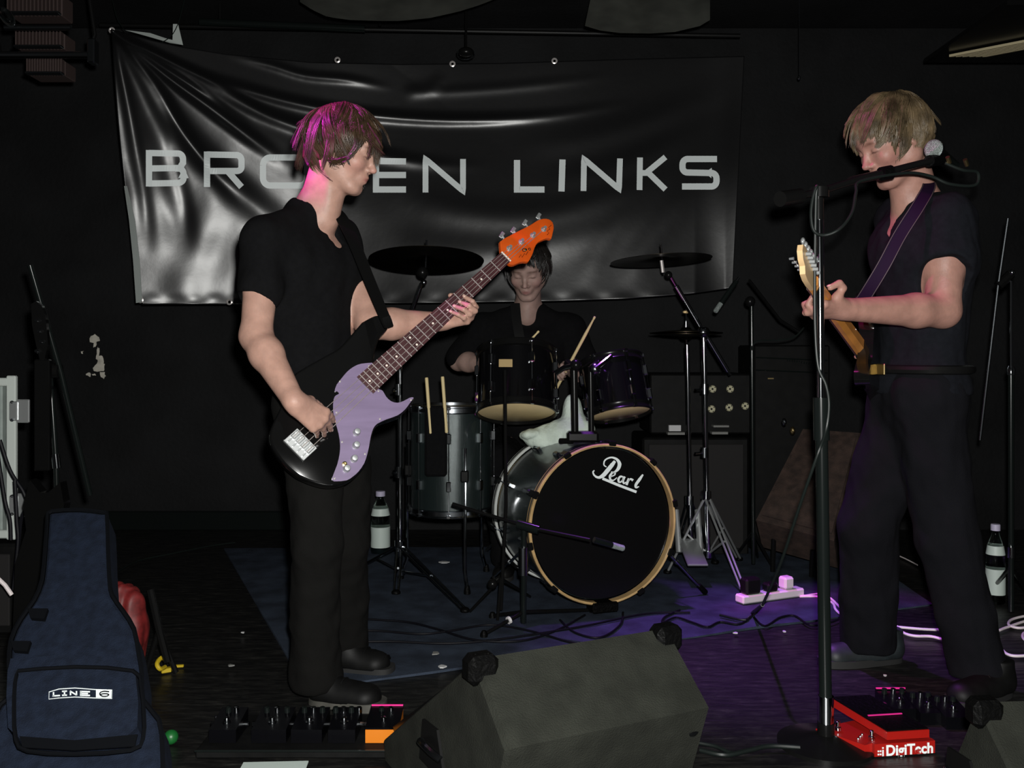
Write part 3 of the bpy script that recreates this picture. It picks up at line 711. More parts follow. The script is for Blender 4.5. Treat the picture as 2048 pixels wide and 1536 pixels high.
lg2=leg_prims(hipR,kR,aR)+leg_prims(hipL,kL,aL)
realize('body',tor+neck+hp+arL+arR+lg2+hl+hr_,.0045,'skin_rosy',g2,tint=[(hc,hR,hs,[.55,.62,.65])])
make_nails(nl,g2)
tor2=torso_prims(nb,sR,sL,chest,belly,pel,hipR,hipL,Rt2,1.08)
shL=tor2+[('c',sL,sL.lerp(eL,.40)+V((.004,0,0)),.068,.078,.03),('c',sR,sR.lerp(eR,.45),.062,.062,.03)]
realize('t_shirt',shL,.006,'shirt_navy',g2,inf=.010,fold=lambda vs: wob(vs*np.array([1,1,.5]),.005,30,13)+wob(vs,.0025,70,15),cuts=[(V(pel)+V((0,0,-.01)),(0,0,-1))],
  sub=[('se',V(nb)+FW2*.015+V((0,0,.060)),[.092,.088,.072],Rt2,.006),('sc',V(nb)+FW2*.095+V((0,0,.01)),V(chest)+FW2*.135+V((0,0,.085)),.045,.018,.004),
       ('sc',sL.lerp(eL,.66)+V((-.02,-.06,-.03)),sL.lerp(eL,1.2)+V((.0,-.06,0)),.098,.098,.004),('sc',sR.lerp(eR,.60),sR.lerp(eR,1.2),.08,.08,.004)])
trousers('trousers',hipR,kR,aR,hipL,kL,aL,pel,Rt2,'trouser_dark',g2,.090,.088,seed=6,top=.07)
MB().tube([V(pel)+Rt2@V((.128*math.cos(q),.172*math.sin(q),.065)) for q in [i*math.pi/16 for i in range(32)]],.014,8,closed=True).build('belt','leather',g2)
MB().box(V(pel)+Rt2@V((.145,.02,.065)),(.006,.045,.034),Rt2,.002).build('belt_buckle','brass',g2)
shoe('shoe',Zp(1800,1322),Zp(1640,1332),'shoe_grey','sole_dark',g2)
shoe('shoe',Zp(2015,1388),Zp(1900,1418),'shoe_black','sole_dark',g2)
make_hair(hc,hR,hs,'hair_blond',g2,4200,21,length=(.065,.135),lift=.013,tipdrop=.014,allow=lambda p:.030 if abs(p.y)<.05 else .0,front=.016,messy=.013,rr=.0013,whorl=(-.55,.0,.83),extra=[((-.012,.060,-.002),(.040,.024,.042)),((-.012,-.060,-.002),(.040,.024,.042))])
band('guitar_strap',[P(1852,352,2.96),P(1858,372,2.82),P(1838,410,2.735),P(1800,470,2.725),P(1768,530,2.73),P(1738,580,2.76),P(1712,620,2.82)],.038,((-.3,-.95,.1),(-.3,-.95,.1)),'strap_purple_lit',g2,stitch='stitch')
eg=thing('electric_guitar','electric guitar seen from behind its amber neck, held by the fair-haired man','guitar',B2)
out=[(.10,.11),(.16,.155),(.215,.150),(.225,.115),(.19,.075),(.17,.045),(.175,.0),(.18,-.045),(.20,-.075),(.215,-.11),(.20,-.135),(.15,-.125),(.08,-.115),(0,-.13),(-.07,-.155),(-.13,-.14),(-.155,-.08),(-.16,0),(-.15,.08),(-.11,.14),(-.04,.14),(.03,.115)]
pts=curve_pts([V((x,y,0)) for x,y in out+[out[0]]],3)[:-1]
MB().prism([gk(p.x,p.y,-.045) for p in pts],gn*.044).build('guitar_body','bass_black',eg,angle=50)
ng=MB(); secs=[.15,.3,.45,GS-.01,GS+.01]; ring=[]
for u in secs:
    w_=.028-.007*(u-.15)/(GS-.15); ring.append([gk(u,w_,.006),gk(u,-w_,.006),gk(u,-w_,-.006),gk(u,-w_*.5,-.018),gk(u,w_*.5,-.018),gk(u,w_,-.006)])
vs_=[v for r in ring for v in r]; fs_=[]
for i in range(len(secs)-1):
    for k in range(6): fs_.append((i*6+k,i*6+(k+1)%6,(i+1)*6+(k+1)%6,(i+1)*6+k))
fs_.append(tuple(range(6))); fs_.append(tuple((len(secs)-1)*6+k for k in range(6)))
ng.add(vs_,fs_).build('neck','amber_wood',eg)
fb2=MB().prism([gk(.15,.028,.006),gk(.15,-.028,.006),gk(GS,-.021,.006),gk(GS,.021,.006)],gn*.005).build('fretboard','fretboard',eg,smooth=False)
for i in range(1,20):
    u=GS*2**(-i/12); MB().tube([gk(u,.023,.0115),gk(u,-.023,.0115)],.0011,5).build('fret','fret_metal',fb2)
hsp=[(0,.021),(.02,.028),(.05,.034),(.10,.036),(.15,.036),(.175,.030),(.18,.012),(.165,-.005),(.14,-.012),(.13,-.030),(.10,-.034),(.05,-.030),(.02,-.024),(0,-.021)]
hh=MB().prism([gk(GS+x,y,-.008-x*.10) for x,y in hsp],gn*.014).build('headstock','pale_wood',eg)
for i in range(6):
    u=GS+.022+i*.024; tq=MB(); tq.box(gk(u,.018,-.014-.1*(u-GS)),(.016,.016,.010),None,.002); tq.tube([gk(u,.018,-.014),gk(u,.052,-.014)],.0025,6); tq.ball(gk(u,.056,-.014),(.006,.006,.009),10); tq.lathe(gk(u,.010,.006),gn,[(.004,0),(.003,.012)],8); tq.build('tuning_peg','nickel',eg)
for k in range(6): MB().tube([gk(0,(k-2.5)*.0105,.014),gk(GS,(k-2.5)*.0068,.013),gk(GS+.03+.02*k,.010,.010)],.0006,4).build('string','string_metal',eg)
for u in(.03,.09,.15): MB().box(gk(u,0,.004),(.018,.07,.010),Matrix((ga,gu,gn)).transposed(),.002).build('pickup','black_plastic',eg)
MB().box(gk(-.005,0,.006),(.03,.07,.010),Matrix((ga,gu,gn)).transposed(),.002).build('bridge','chrome',eg)
# ================================================================ drummer
FW3=V((-.12,-1,0)).normalized(); Rt3=Matrix((FW3,V((0,0,1)).cross(FW3),V((0,0,1)))).transposed()
dm=thing('person','seated drummer in black shirt, face lowered behind the orange headstock','person',V((P(1055,700,4.5).x,4.55,0)))
hc=P(1055,538,4.30); hR=frame((-.16,-1,0),27); hs=1.08
nb=P(1056,614,4.42); sR=P(965,660,4.38); sL=P(1140,660,4.42)
chest=P(1054,730,4.42); belly=P(1054,825,4.56); pel=P(1054,890,4.70); hipR=V((pel.x-.09,4.68,.56)); hipL=V((pel.x+.09,4.68,.56))
eR=P(918,722,4.34); wR=P(985,742,4.20); eL=P(1180,765,4.42); wL=P(1140,752,4.26)
kR=V((pel.x-.12,4.33,.54)); aR=V((pel.x-.10,4.40,.09)); kL=V((pel.x+.15,4.33,.54)); aL=V((pel.x+.16,4.42,.09))
hp=head_prims(hc,hR,hs); neck=[('c',hc+hR@V((-.030,0,-.045)),nb+V((0,0,-.02)),.054,.060,.03),('c',hc+hR@V((.0,0,-.085)),nb+FW3*.045+V((0,0,-.045)),.034,.040,.03)]
def stickhand(W,stA,stB,side,s=1.0):
    """a fist closed round a stick running stA->stB"""
    c=V(stA); u=(V(stB)-c).normalized(); W=V(W); x=(c-W); x=(x-u*x.dot(u)*.5).normalized(); y=(u-x*u.dot(x)).normalized(); z=x.cross(y)
    if z.z>0: z=-z
    Rm=Matrix((x,y,z)).transposed(); k=c-x*.012-z*.022
    tips=[c+u*(.018-.018*i)-x*.012+z*.006 for i in range(4)]
    return hand_prims(k-x*.088,Rm,side,tips,x-z*.6,c+u*.03-x*.02-z*.004,-x*.3+y,s)
# sticks
st1a=P(1042,707,4.02); st1b=P(1078,662,4.10); st2a=P(1130,745,4.14); st2b=P(1190,633,4.02)
hr3,n3=stickhand(wR,P(1010,735,4.05),st1b,-1); hl3,n4=stickhand(wL,st2a,st2b,1)
def handroot(hp_): return V(hp_[0][1])
arR=arm_prims(sR,eR,handroot(hr3),(.052,.043,.042,.028)); arL=arm_prims(sL,eL,handroot(hl3),(.052,.043,.042,.028))
tor=torso_prims(nb,sR,sL,chest,belly,pel,hipR,hipL,Rt3)
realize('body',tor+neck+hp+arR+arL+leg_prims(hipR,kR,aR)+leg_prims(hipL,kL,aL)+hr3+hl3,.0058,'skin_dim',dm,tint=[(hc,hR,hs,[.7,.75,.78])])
shL=tor+[('c',sR,eR.lerp(sR,.12),.062,.060,.03),('c',sL,eL,.062,.062,.03),('c',eL,eL.lerp(handroot(hl3),.3),.060,.056,.02)]
realize('shirt',shL,.007,'shirt_black',dm,inf=.011,fold=lambda vs: wob(vs,.004,35,23),sub=[('se',nb+FW3*.02+V((0,0,.055)),[.085,.080,.070],Rt3,.006),('sc',nb+FW3*.08,chest+FW3*.14+V((0,0,.07)),.040,.012,.004)])
trousers('trousers',hipR,kR,aR,hipL,kL,aL,pel,Rt3,'shirt_black',dm,.078,.075,seed=8,top=.13)
shoe('shoe',V((aR.x,aR.y+.05,0)),V((aR.x-.02,aR.y-.18,0)),'shoe_black','sole_dark',dm,laces=False); shoe('shoe',V((aL.x,aL.y+.05,0)),V((aL.x,aL.y-.18,0)),'shoe_black','sole_dark',dm,laces=False)
make_hair(hc,hR,hs,'hair_black',dm,2200,31,length=(.06,.11),lift=.014,tipdrop=.015,allow=lambda p:.058-.5*abs(p.y),front=.028,messy=.012)
MB().tube([nb+Rt3@V((.062*math.cos(q)+.012,.064*math.sin(q),.002-.030*max(0,math.cos(q)))) for q in [i*math.pi/14 for i in range(28)]],.0028,6,closed=True).build('necklace','leather',dm)
tie=MB(); tp=[P(1030,606,4.31),P(1033,640,4.285),P(1040,680,4.27)]; tie.strip([p+V((-.022,0,0)) for p in tp],[p+V((.022,.004,0)) for p in tp],V((0,.006,0))); tie.build('shirt_placket','head_black',dm)
for i,(A,B) in enumerate(((P(1010,735,4.05),st1b),(st2a+(st2a-st2b).normalized()*.09,st2b))):
    A=V(A);B=V(B); u=(B-A).normalized(); L=.40; mb=MB(); mb.lathe(B-u*L,u,[(.005,0),(.007,.004),(.007,L*.78),(.004,L-.014),(.0055,L-.009),(.0045,L-.001),(.002,L)],12)
    solo(mb,'drumstick','wood_stick',['wooden drumstick low in the drummer\'s right hand above the left rack tom','wooden drumstick pointing up between the two rack toms, in the drummer\'s left hand'][i],'drumstick','drumsticks')
th=thing('drum_throne','round black drum throne under the seated drummer','stool',V((pel.x,4.74,0)))
MB().lathe(V((pel.x,4.74,.36)),(0,0,1),[(.15,0),(.17,.015),(.17,.06),(.15,.08)],28).build('seat','leather',th)
MB().tube([V((pel.x,4.74,.06)),V((pel.x,4.74,.37))],.016,10).build('post','chrome_dull',th)
for k in range(3):
    q=k*2.094+.5; MB().tube([V((pel.x,4.74,.25)),V((pel.x+.24*math.cos(q),4.74+.24*math.sin(q),.012))],.010,8).build('leg','chrome_dull',th)
# ================================================================ the setting
YW=5.5
def struct(mb,name,m,smooth=False):
    o=mb.build(name,m,None,smooth); o['kind']='structure'; return o
struct(MB().box((0,3.42,-.05),(8.4,4.4,.1)),'floor','stage_floor')
struct(MB().box((0,-1.2,-.68),(8.4,4.84,.1)),'floor','concrete_dark')
wb=struct(MB().box((0,YW+.05,1.35),(8.4,.1,4.1)),'wall_back','wall_black')
struct(MB().box((-4.2,1.0,1.35),(.1,9.2,4.1)),'wall_left','wall_black')
struct(MB().box((4.2,1.0,1.35),(.1,9.2,4.1)),'wall_right','wall_black')
struct(MB().box((0,1.0,3.45),(8.4,9.2,.1)),'ceiling','wall_black')
struct(MB().box((0,1.21,-.35),(8.4,.03,.6)),'trim_1','wall_black')
struct(MB().box((-2.4,YW-.015,.055),(3.2,.03,.11),None,.006),'baseboard_back','stand_dark')
struct(MB().box((.6,YW-.35,3.12),(6.8,.5,.5)),'trim_2','wall_black')
# peeled paint on the back wall
pp=[[(182,672),(190,668),(198,674),(200,682),(193,684),(191,694),(187,695),(188,686),(180,684)],[(196,694),(199,696),(198,712),(205,712),(208,724),(210,728),(209,740),(203,742),(188,742),(186,736),(191,730),(196,722),(192,718),(194,708)],[(200,744),(210,744),(212,752),(208,758),(202,754)],[(172,748),(180,745),(181,754),(176,751)],[(162,703),(168,702),(166,708)],[(184,748),(190,747),(192,751),(186,751)]]
rnd=random.Random(5)
for poly in pp:
    pts=[]
    for i in range(len(poly)):
        a_=poly[i]; b_=poly[(i+1)%len(poly)]; pts.append(a_); pts.append(((a_[0]+b_[0])/2+rnd.uniform(-1.6,1.6),(a_[1]+b_[1])/2+rnd.uniform(-1.6,1.6)))
    MB().prism([P(x,y,YW-.001) for x,y in pts],(0,-.0025,0)).build('bare_plaster','plaster',wb,smooth=False)
# ---------------------------------------------------------------- the banner: a hung vinyl sheet
D0=5.16
left=[(60,222),(120,228),(370,262),(607,305)]; 
def lerpk(K,y):
    for (a,b),(c,d) in zip(K,K[1:]):
        if y<=c: return b+(d-b)*(y-a)/(c-a)
    return K[-1][1]
TOP=[(220,58),(300,80),(365,94),(450,108),(620,124),(800,128),(1000,126),(1250,118),(1488,112)]
BOT=[(284,609),(480,609),(700,608),(900,606),(1100,603),(1250,598),(1380,588),(1466,576)]
RGT=[(112,1489),(350,1477),(576,1466)]
def banner_px(s,t):
    xt=220+s*(1489-220); yt=lerpk(TOP,xt); xb=284+s*(1466-284); yb=lerpk(BOT,xb)
    y=yt+(yb-yt)*t; xl=222+(284-222)*t**1.0-14*math.sin(math.pi*t)*.6; xr=1489+(1466-1489)*t
    return xl+(xr-xl)*s,y
RIDGE=[ # polyline in the photograph, width px, height m
 ([(225,62),(330,150),(420,215),(520,290),(600,345)],11,.032),
 ([(225,62),(300,100),(400,150),(500,182),(600,208),(720,228),(900,240),(1100,232),(1300,200)],9,.019),
 ([(225,62),(340,130),(420,175),(520,225),(620,262),(760,310),(880,330),(1000,334)],11,.022),
 ([(225,62),(285,150),(340,240),(420,330),(520,420),(640,500)],22,.028),
 ([(225,62),(262,200),(300,330),(360,470),(400,600)],24,.012),
 ([(240,75),(380,140),(470,190),(560,245)],8,.016),
 ([(225,62),(310,165),(370,270),(440,360),(500,420)],10,.016),([(225,62),(250,180),(272,300),(292,420),(300,540)],12,.012),([(330,250),(350,330),(372,420),(380,520)],12,.008),([(225,62),(300,112),(380,160),(450,215),(520,262)],7,.012),
 ([(450,110),(540,130),(610,151),(700,160),(800,180)],7,.012),
 ([(800,185),(862,178),(888,142)],12,.007),([(780,186),(900,183),(1050,172),(1250,150)],9,.005),
 ([(760,330),(830,400),(950,430),(1080,430),(1200,400),(1400,330)],26,.014),
 ([(700,470),(850,500),(1000,500),(1150,470),(1350,400)],30,.012),
 ([(1000,300),(1200,270),(1400,200),(1480,130)],24,.008),([(1050,380),(1250,330),(1450,230)],22,.007),
 ([(1240,600),(1290,500),(1350,420),(1440,330)],28,.012),([(1150,600),(1220,470),(1330,360)],24,.008),
]
def segd(px,py,L):
    d=np.full(px.shape,1e9); s_=np.zeros(px.shape); L=[(p.x,p.y) for p in curve_pts([V((x,y,0)) for x,y in L],4)]
    lens=[math.hypot(b[0]-a[0],b[1]-a[1]) for a,b in zip(L,L[1:])]; tot=sum(lens); acc=0
    for ((x0,y0),(x1,y1)),ll in zip(zip(L,L[1:]),lens):
        ux,uy=x1-x0,y1-y0; l=ux*ux+uy*uy; t=np.clip(((px-x0)*ux+(py-y0)*uy)/l,0,1); q=np.hypot(px-x0-t*ux,py-y0-t*uy); m=q<d; d=np.where(m,q,d); s_=np.where(m,(acc+t*ll)/tot,s_); acc+=ll
    f=np.clip((1-s_)/.4,0,1); f=f*f*(3-2*f)
    if L[0][0]>245: g_=np.clip(s_/.3,0,1); f=f*g_*g_*(3-2*g_)
    return d,f
def bw(px,py):
    px=np.asarray(px,float); py=np.asarray(py,float); X=(px-1024)/F*D0; Z=(HY-py)/F*D0
    lm=1/(1+np.exp((px-640)/70)); rm=1/(1+np.exp(-(px-1400)/30))
    lm=1/(1+np.exp((px-680)/110)); ds=((px-225)*.602-(py-62)*.798); sp=np.log1p(np.exp(np.clip((ds-12)/9,-30,30)))*9*D0/F
    w_=lm*((X*X)/(2*D0)+(Z*Z)/(2*D0)-.24*np.minimum(sp,.75))+(1-lm)*(.0+.23*(py-112)/490.)
    w_=w_+.010*(1-lm)*np.sin((py+.25*(px-1000)*(px-1000)/900.)/55.)
    for L,wd,hg in RIDGE:
        d,fa=segd(px,py,L); r0=np.hypot(px-225,py-62); k=np.clip(r0/260,.25,1); w_=w_+hg*fa*np.exp(-(d/(1.15*wd*(.45+.55*k)))**2)
    w_=w_+.062*np.exp(-((px-1516+.05*(py-112))/60)**2)-.05*np.clip((py-330)/260,0,1)*np.clip((px-1390)/60,0,1)*np.clip((py-330)/260,0,1)+.006*np.sin(px/21+py/110.+np.sin(py/70.))*lm*np.clip((py-230)/300,0,1)*.5
    w_=w_+.0012*(np.sin(px/13.+py/41.)+np.sin(px/37.-py/22.+1)+np.sin(px/61.+py/17.+2))*np.clip((py-200)/200,0,1)*lm
    w_=w_+.004*np.sin(px/13.)*np.exp(-((py-600)/12.)**2)
    return w_
def bp(px,py,off=0.): return P(px,py,D0-float(bw(px,py))-off)
nx,ny=420,190; S=np.linspace(0,1,nx); T_=np.linspace(0,1,ny); vs=[]
G=[banner_px(s,t) for t in T_ for s in S]; gx_=np.array([g[0] for g in G]); gy_=np.array([g[1] for g in G]); gw=bw(gx_,gy_)
d_=D0-gw; vs=np.stack([(gx_-1024)/F*d_,d_,H-(gy_-HY)/F*d_],1)
ii=np.arange(nx*ny).reshape(ny,nx); fs=np.stack([ii[:-1,:-1].ravel(),ii[1:,:-1].ravel(),ii[1:,1:].ravel(),ii[:-1,1:].ravel()],1)
bk=vs+np.array([0,.003,0]); n0=len(vs); edge=list(ii[0,:])+list(ii[1:,-1])+list(ii[-1,-2::-1])+list(ii[-2:0:-1,0]); e=np.array(edge); e2=np.roll(e,-1)
fall=np.concatenate([fs,fs[:,::-1]+n0,np.stack([e,e2,e2+n0,e+n0],1)])
bn_=thing('banner','wide black vinyl band banner with grey capital letters hung behind the drums','banner',V((-.4,D0,H+(HY-608)/F*D0)))
npmesh('banner_sheet',np.concatenate([vs,bk]),fall,'vinyl',bn_)
fl=MB(); lf=[(252,372),(262,440),(270,520),(276,606)]; rt=[(256,372),(272,440),(281,520),(286,604)]
fl.strip([P(x-4,y,4.62) for x,y in lf],[P(x-2,y,4.60) for x,y in rt],V((0,.003,0))); fl.build('turned_edge','vinyl_back',bn_)
fl=MB(); fl.prism([P(250,60,4.75),P(300,66,4.74),P(330,76,4.74),P(345,80,4.74),P(346,48,4.75),P(356,48,4.75),P(366,90,4.74),P(340,86,4.73),P(300,74,4.73)],V((0,.003,0))); fl.build('turned_corner','vinyl_back',bn_,smooth=False)
for (x,y,d) in((224,61,4.70),(281,600,4.735),(459,604,4.85),(905,128,5.0),(675,120,5.0),(1109,122,5.0)):
    MB().lathe(P(x,y,d-.02),(0,-1,0),[(.014,0),(.016,.003),(.010,.005),(.007,.003),(.007,0)],16).build('eyelet','fret_metal',bn_)
# lettering
def stroke(mb,pts,wd,off=.006):
    n=len(pts); L=[];R_=[]
    # densify
    q=[]
    for i in range(n-1):
        a_,b_=V((*pts[i],0)),V((*pts[i+1],0)); m=max(1,int((b_-a_).length/5)); q+=[a_.lerp(b_,k/m) for k in range(m)]
    q.append(V((*pts[-1],0))); n=len(q)
    for i,p in enumerate(q):
        d1=(p-q[i-1]).normalized() if i else None; d2=(q[i+1]-p).normalized() if i<n-1 else None
        t=((d1 or d2)+(d2 or d1)).normalized(); nn=V((-t.y,t.x,0)); c_=1/max(.6,abs(t.dot(d2 or d1))); L.append(p+nn*wd/2*c_); R_.append(p-nn*wd/2*c_)
    mb.strip([bp(p.x,p.y,off) for p in L],[bp(p.x,p.y,off) for p in R_])
def arc(cx,cy,rx,ry,a0,a1,n=6): return [(cx+rx*math.cos(math.radians(a0+(a1-a0)*k/n)),cy+ry*math.sin(math.radians(a0+(a1-a0)*k/n))) for k in range(n+1)]
def letter(strokes,wd=12.5):
    mb=MB()
    for s_ in strokes: stroke(mb,s_,wd)
    mb.build('letter','print_grey',bn_,smooth=False)
letter([[(298,300),(298,373)],[(298,306),(352,307)]+arc(356,318,10,11,-90,0)+[(366,326)]+arc(355,330,8,6,0,90)+[(298,337)],[(350,337)]+arc(357,347,10,10,-80,0)+[(367,356)]+arc(356,356,11,10,0,90)+[(298,367)]])
letter([[(414,303),(414,374)],[(414,309),(470,310)]+arc(473,321,10,11,-90,0)+[(483,332)]+arc(474,334,9,8,0,90)+[(414,342)],[(455,342),(483,374)]])
letter([arc(540,331,14,16,-180,-90)+[(600,315)]+arc(600,331,14,16,-90,0)+[(614,355)]+arc(600,356,14,15,0,90)+[(545,371)]+arc(540,356,14,15,90,180)+[(526,331)]])
letter([[(650,316),(650,381)],[(656,350),(700,316)],[(664,345),(704,381)]])
letter([[(812,323),(752,322),(752,379),(812,379)],[(752,350),(812,350)]])
letter([[(851,385),(851,318),(926,382),(926,318)]],11.5)
letter([[(1034,320),(1034,379),(1089,379)]])
letter([[(1125,319),(1123,383)]])
letter([[(1167,382),(1168,318),(1238,378),(1240,317)]],11.5)
letter([[(1280,315),(1279,380)],[(1331,314),(1292,346),(1284,346)],[(1295,344),(1331,379)]],11.5)
letter([[(1434,318),(1377,318)]+arc(1375,329,10,11,-90,-180)+arc(1375,335,10,10,180,90)+[(1423,346)]+arc(1423,357,10,11,-90,0)+arc(1423,362,10,11,0,90)+[(1364,373)]])
# ---------------------------------------------------------------- rig, cloths, ceiling bits
rig=thing('lighting_bar','bank of finned brown lamp housings on chrome bars, high on the left','stage light',P(90,150,3.9))
for (x0,x1,y0,y1) in((15,122,-14,30),(32,127,65,97),(55,128,120,150)):
    mb=MB(); a_=P(x0,y0,3.95); b_=P(x1,y1,3.95); c_=(a_+b_)/2; mb.box(c_+V((0,.06,0)),(b_.x-a_.x,.10,a_.z-b_.z),None,.004); hs_=mb.build('lamp_housing','fin_brown',rig)
    n=14
    for k in range(n):
        x=a_.x+(b_.x-a_.x)*(k+.5)/n; MB().box(V((x,3.95,c_.z)),(.006,.03,a_.z-b_.z),V and None).build('fin','fin_brown',hs_,smooth=False)
    MB().box(V((c_.x,3.94,b_.z+.004)),(b_.x-a_.x,.03,.010),None,.002).build('lip','chrome_dull',hs_)
MB().tube([P(-60,110,3.88),P(186,110,3.88)],.015,12).build('chrome_bar','chrome',rig)
MB().tube([P(10,55,3.88),P(142,55,3.88)],.012,12).build('chrome_bar','chrome_dull',rig)
MB().box(P(186,104,3.88),(.03,.05,.10),None,.005).build('end_clamp','chrome_dull',rig)
MB().tube([P(180,96,3.9),P(190,70,3.9),P(170,-60,3.9)],.008,8).build('hanger','black_metal',rig)
MB().tube([P(0,112,3.93),P(-40,-70,3.93)],.012,8).build('hanger','black_metal',rig)
MB().ball(P(14,34,3.85),(.025,.025,.045),16,rot((0,1,0),-35)).build('lamp_bulb','bottle_clear',rig)
tb=thing('ceiling_truss','long dark tube with pale edge running above the banner','truss',P(560,50,5.0))
MB().tube([P(400,44,5.0),P(730,58,5.0)],.020,12).build('tube','stand_dark',tb); MB().tube([P(200,50,5.05),P(1480,72,5.05)],.012,10).build('tube','black_plastic',tb)
for x in(440,760,1300): MB().tube([P(x,52,5.02),P(x,-80,5.02)],.008,8).build('hanger','black_metal',tb)
def drape(px_top,px_bot,d,label):
    n=24; vs=[];m=10
    mb=MB(); vv=[];ff=[]
    for j in range(m+1):
        for i in range(n+1):
            s=i/n; t=j/m; k=s*(len(px_bot)-1); a_=int(min(k,len(px_bot)-2)); u=k-a_; bx=px_bot[a_][0]*(1-u)+px_bot[a_+1][0]*u; by=px_bot[a_][1]*(1-u)+px_bot[a_+1][1]*u
            k2=s*(len(px_top)-1); a2=int(min(k2,len(px_top)-2)); u2=k2-a2; tx=px_top[a2][0]*(1-u2)+px_top[a2+1][0]*u2; ty=px_top[a2][1]*(1-u2)+px_top[a2+1][1]*u2
            vv.append(P(tx+(bx-tx)*t,ty+(by-ty)*t,d-.18*t+.02*math.sin(s*19)+.25*(1-t)))
    N=n+1
    for j in range(m):
        for i in range(n): ff.append((j*N+i,j*N+i+1,(j+1)*N+i+1,(j+1)*N+i))
    o=len(vv); vv+= [v+V((0,.006,.004)) for v in vv]; ff+= [tuple(i+o for i in f)[::-1] for f in ff]
    ed=[i for i in range(n+1)]+[(j)*N+n for j in range(1,m+1)]+[m*N+i for i in range(n-1,-1,-1)]+[j*N for j in range(m-1,0,-1)]
    ff+= [(ed[i],ed[(i+1)%len(ed)],ed[(i+1)%len(ed)]+o,ed[i]+o) for i in range(len(ed))]
    mb.add(vv,ff); solo(mb,'ceiling_cloth','gel_grey',label,'cloth','cloths sagging from the ceiling')
drape([(600,-70),(1010,-70)],[(600,4),(625,20),(655,34),(700,40),(760,42),(800,42),(860,36),(915,24),(960,10),(1000,-6)],4.4,'grey cloth sagging from the ceiling above the first letters of the banner')
drape([(1195,-70),(1420,-70)],[(1170,52),(1200,61),(1240,66),(1300,67),(1350,64),(1400,52),(1420,40)],4.4,'grey cloth hanging from the ceiling above the right part of the banner')
vt=thing('ceiling_grille','slatted yellowish ceiling grille at the upper right corner','grille',Zp(1990,100,2.6) if False else P(1990,102,4.6))
z0=P(1900,113,4.6).z
for k in range(6):
    y=4.62+.028*k*1.0; xx0=P(1897+5*k,113,4.6).x+.028*k; dd=.022
    pts=[V((xx0+.00,4.60+.055*0+.0,z0))]
A=P(1897,114,4.60); B=P(1977,117,4.60); fwd=(P(2130,66,4.60)-P(1977,117,4.60)); zt=A.z
for k in range(6):
    a_=A.lerp(B,(k+.1)/6); b_=A.lerp(B,(k+.72)/6); dv=V((.62,-.55,.0))
    MB().prism([V((a_.x,a_.y,zt)),V((b_.x,b_.y,zt)),V((b_.x,b_.y,zt))+dv,V((a_.x,a_.y,zt))+dv],(0,0,.012)).build('slat','slat_yellow',vt,smooth=False)
MB().box(V((A.x+.45,4.36,zt+.03)),(1.0,.8,.02)).build('housing','black_metal',vt,smooth=False)
MB().tube([V((A.x+.5,4.4,zt+.03)),V((A.x+.5,4.4,3.4))],.015,8).build('hanger','black_metal',vt)
pc_=thing('pull_cord','thin hanging pull cord with small metal bead right of the banner','cord',P(1598,160,4.9))
MB().tube([P(1598,-90,4.9),P(1598,152,4.9)],.0022,6).build('cord','chrome_dull',pc_); MB().ball(P(1598,156,4.9),(.009,.009,.013),10).build('bead','chrome',pc_)
hk=thing('hanging_fitting','small round hanging fitting with a bright curved rim above the banner','lamp',P(932,108,4.8))  # pale arc built as the chrome rim of a small hanging fitting
MB().tube([P(915,103,4.8),P(915,110,4.8),P(919,115,4.8),P(926,118,4.79),P(938,118,4.79),P(945,115,4.8),P(949,110,4.8),P(949,103,4.8)],.0035,8).build('rim','chrome',hk)
MB().tube([P(932,-90,4.85),P(932,100,4.85)],.006,8).build('stem','black_metal',hk); MB().ball(P(932,104,4.85),(.04,.03,.025),14).build('fitting_ball','black_metal',hk)
# string of the banner's corner
MB().tube(curve_pts([P(216,-60,4.8),P(232,30,4.75),P(262,72,4.70),P(300,90,4.69),P(335,78,4.69),P(355,50,4.70),P(371,-10,4.75)],6),.0022,5).build('string','cable_grey',bn_)
# ---------------------------------------------------------------- mat
mp_=[Zp(612,1382),Zp(1866,1211),Zp(1690,1092),Zp(448,1100)]; mt=thing('drum_mat','dark blue carpet mat under the drum kit','mat',V((.3,4,0)))
def quadgrid(c,n=40,m=40,z=.012):
    vs=[];fs=[]
    for j in range(m+1):
        for i in range(n+1):
            u=i/n;v=j/m; p=(c[0]*(1-u)+c[1]*u)*(1-v)+(c[3]*(1-u)+c[2]*u)*v; e=.006*math.sin(u*31)*math.exp(-min(v,1-v)*30); q=p+V((e,e,0)); q.z=z+.003*math.sin(p.x*7+p.y*3)*math.sin(p.y*5); vs.append(q)
    N=n+1
    for j in range(m):
        for i in range(n): fs.append((j*N+i,j*N+i+1,(j+1)*N+i+1,(j+1)*N+i))
    o=len(vs); vs+= [V((v.x,v.y,.001)) for v in vs]; fs+= [tuple(k+o for k in f)[::-1] for f in fs]
    ed=[i for i in range(n+1)]+[j*N+n for j in range(1,m+1)]+[m*N+i for i in range(n-1,-1,-1)]+[j*N for j in range(m-1,0,-1)]
    fs+= [(ed[i],ed[(i+1)%len(ed)],ed[(i+1)%len(ed)]+o,ed[i]+o) for i in range(len(ed))]
    return MB().add(vs,fs)
quadgrid(mp_,z=.008).build('carpet','mat_blue',mt)
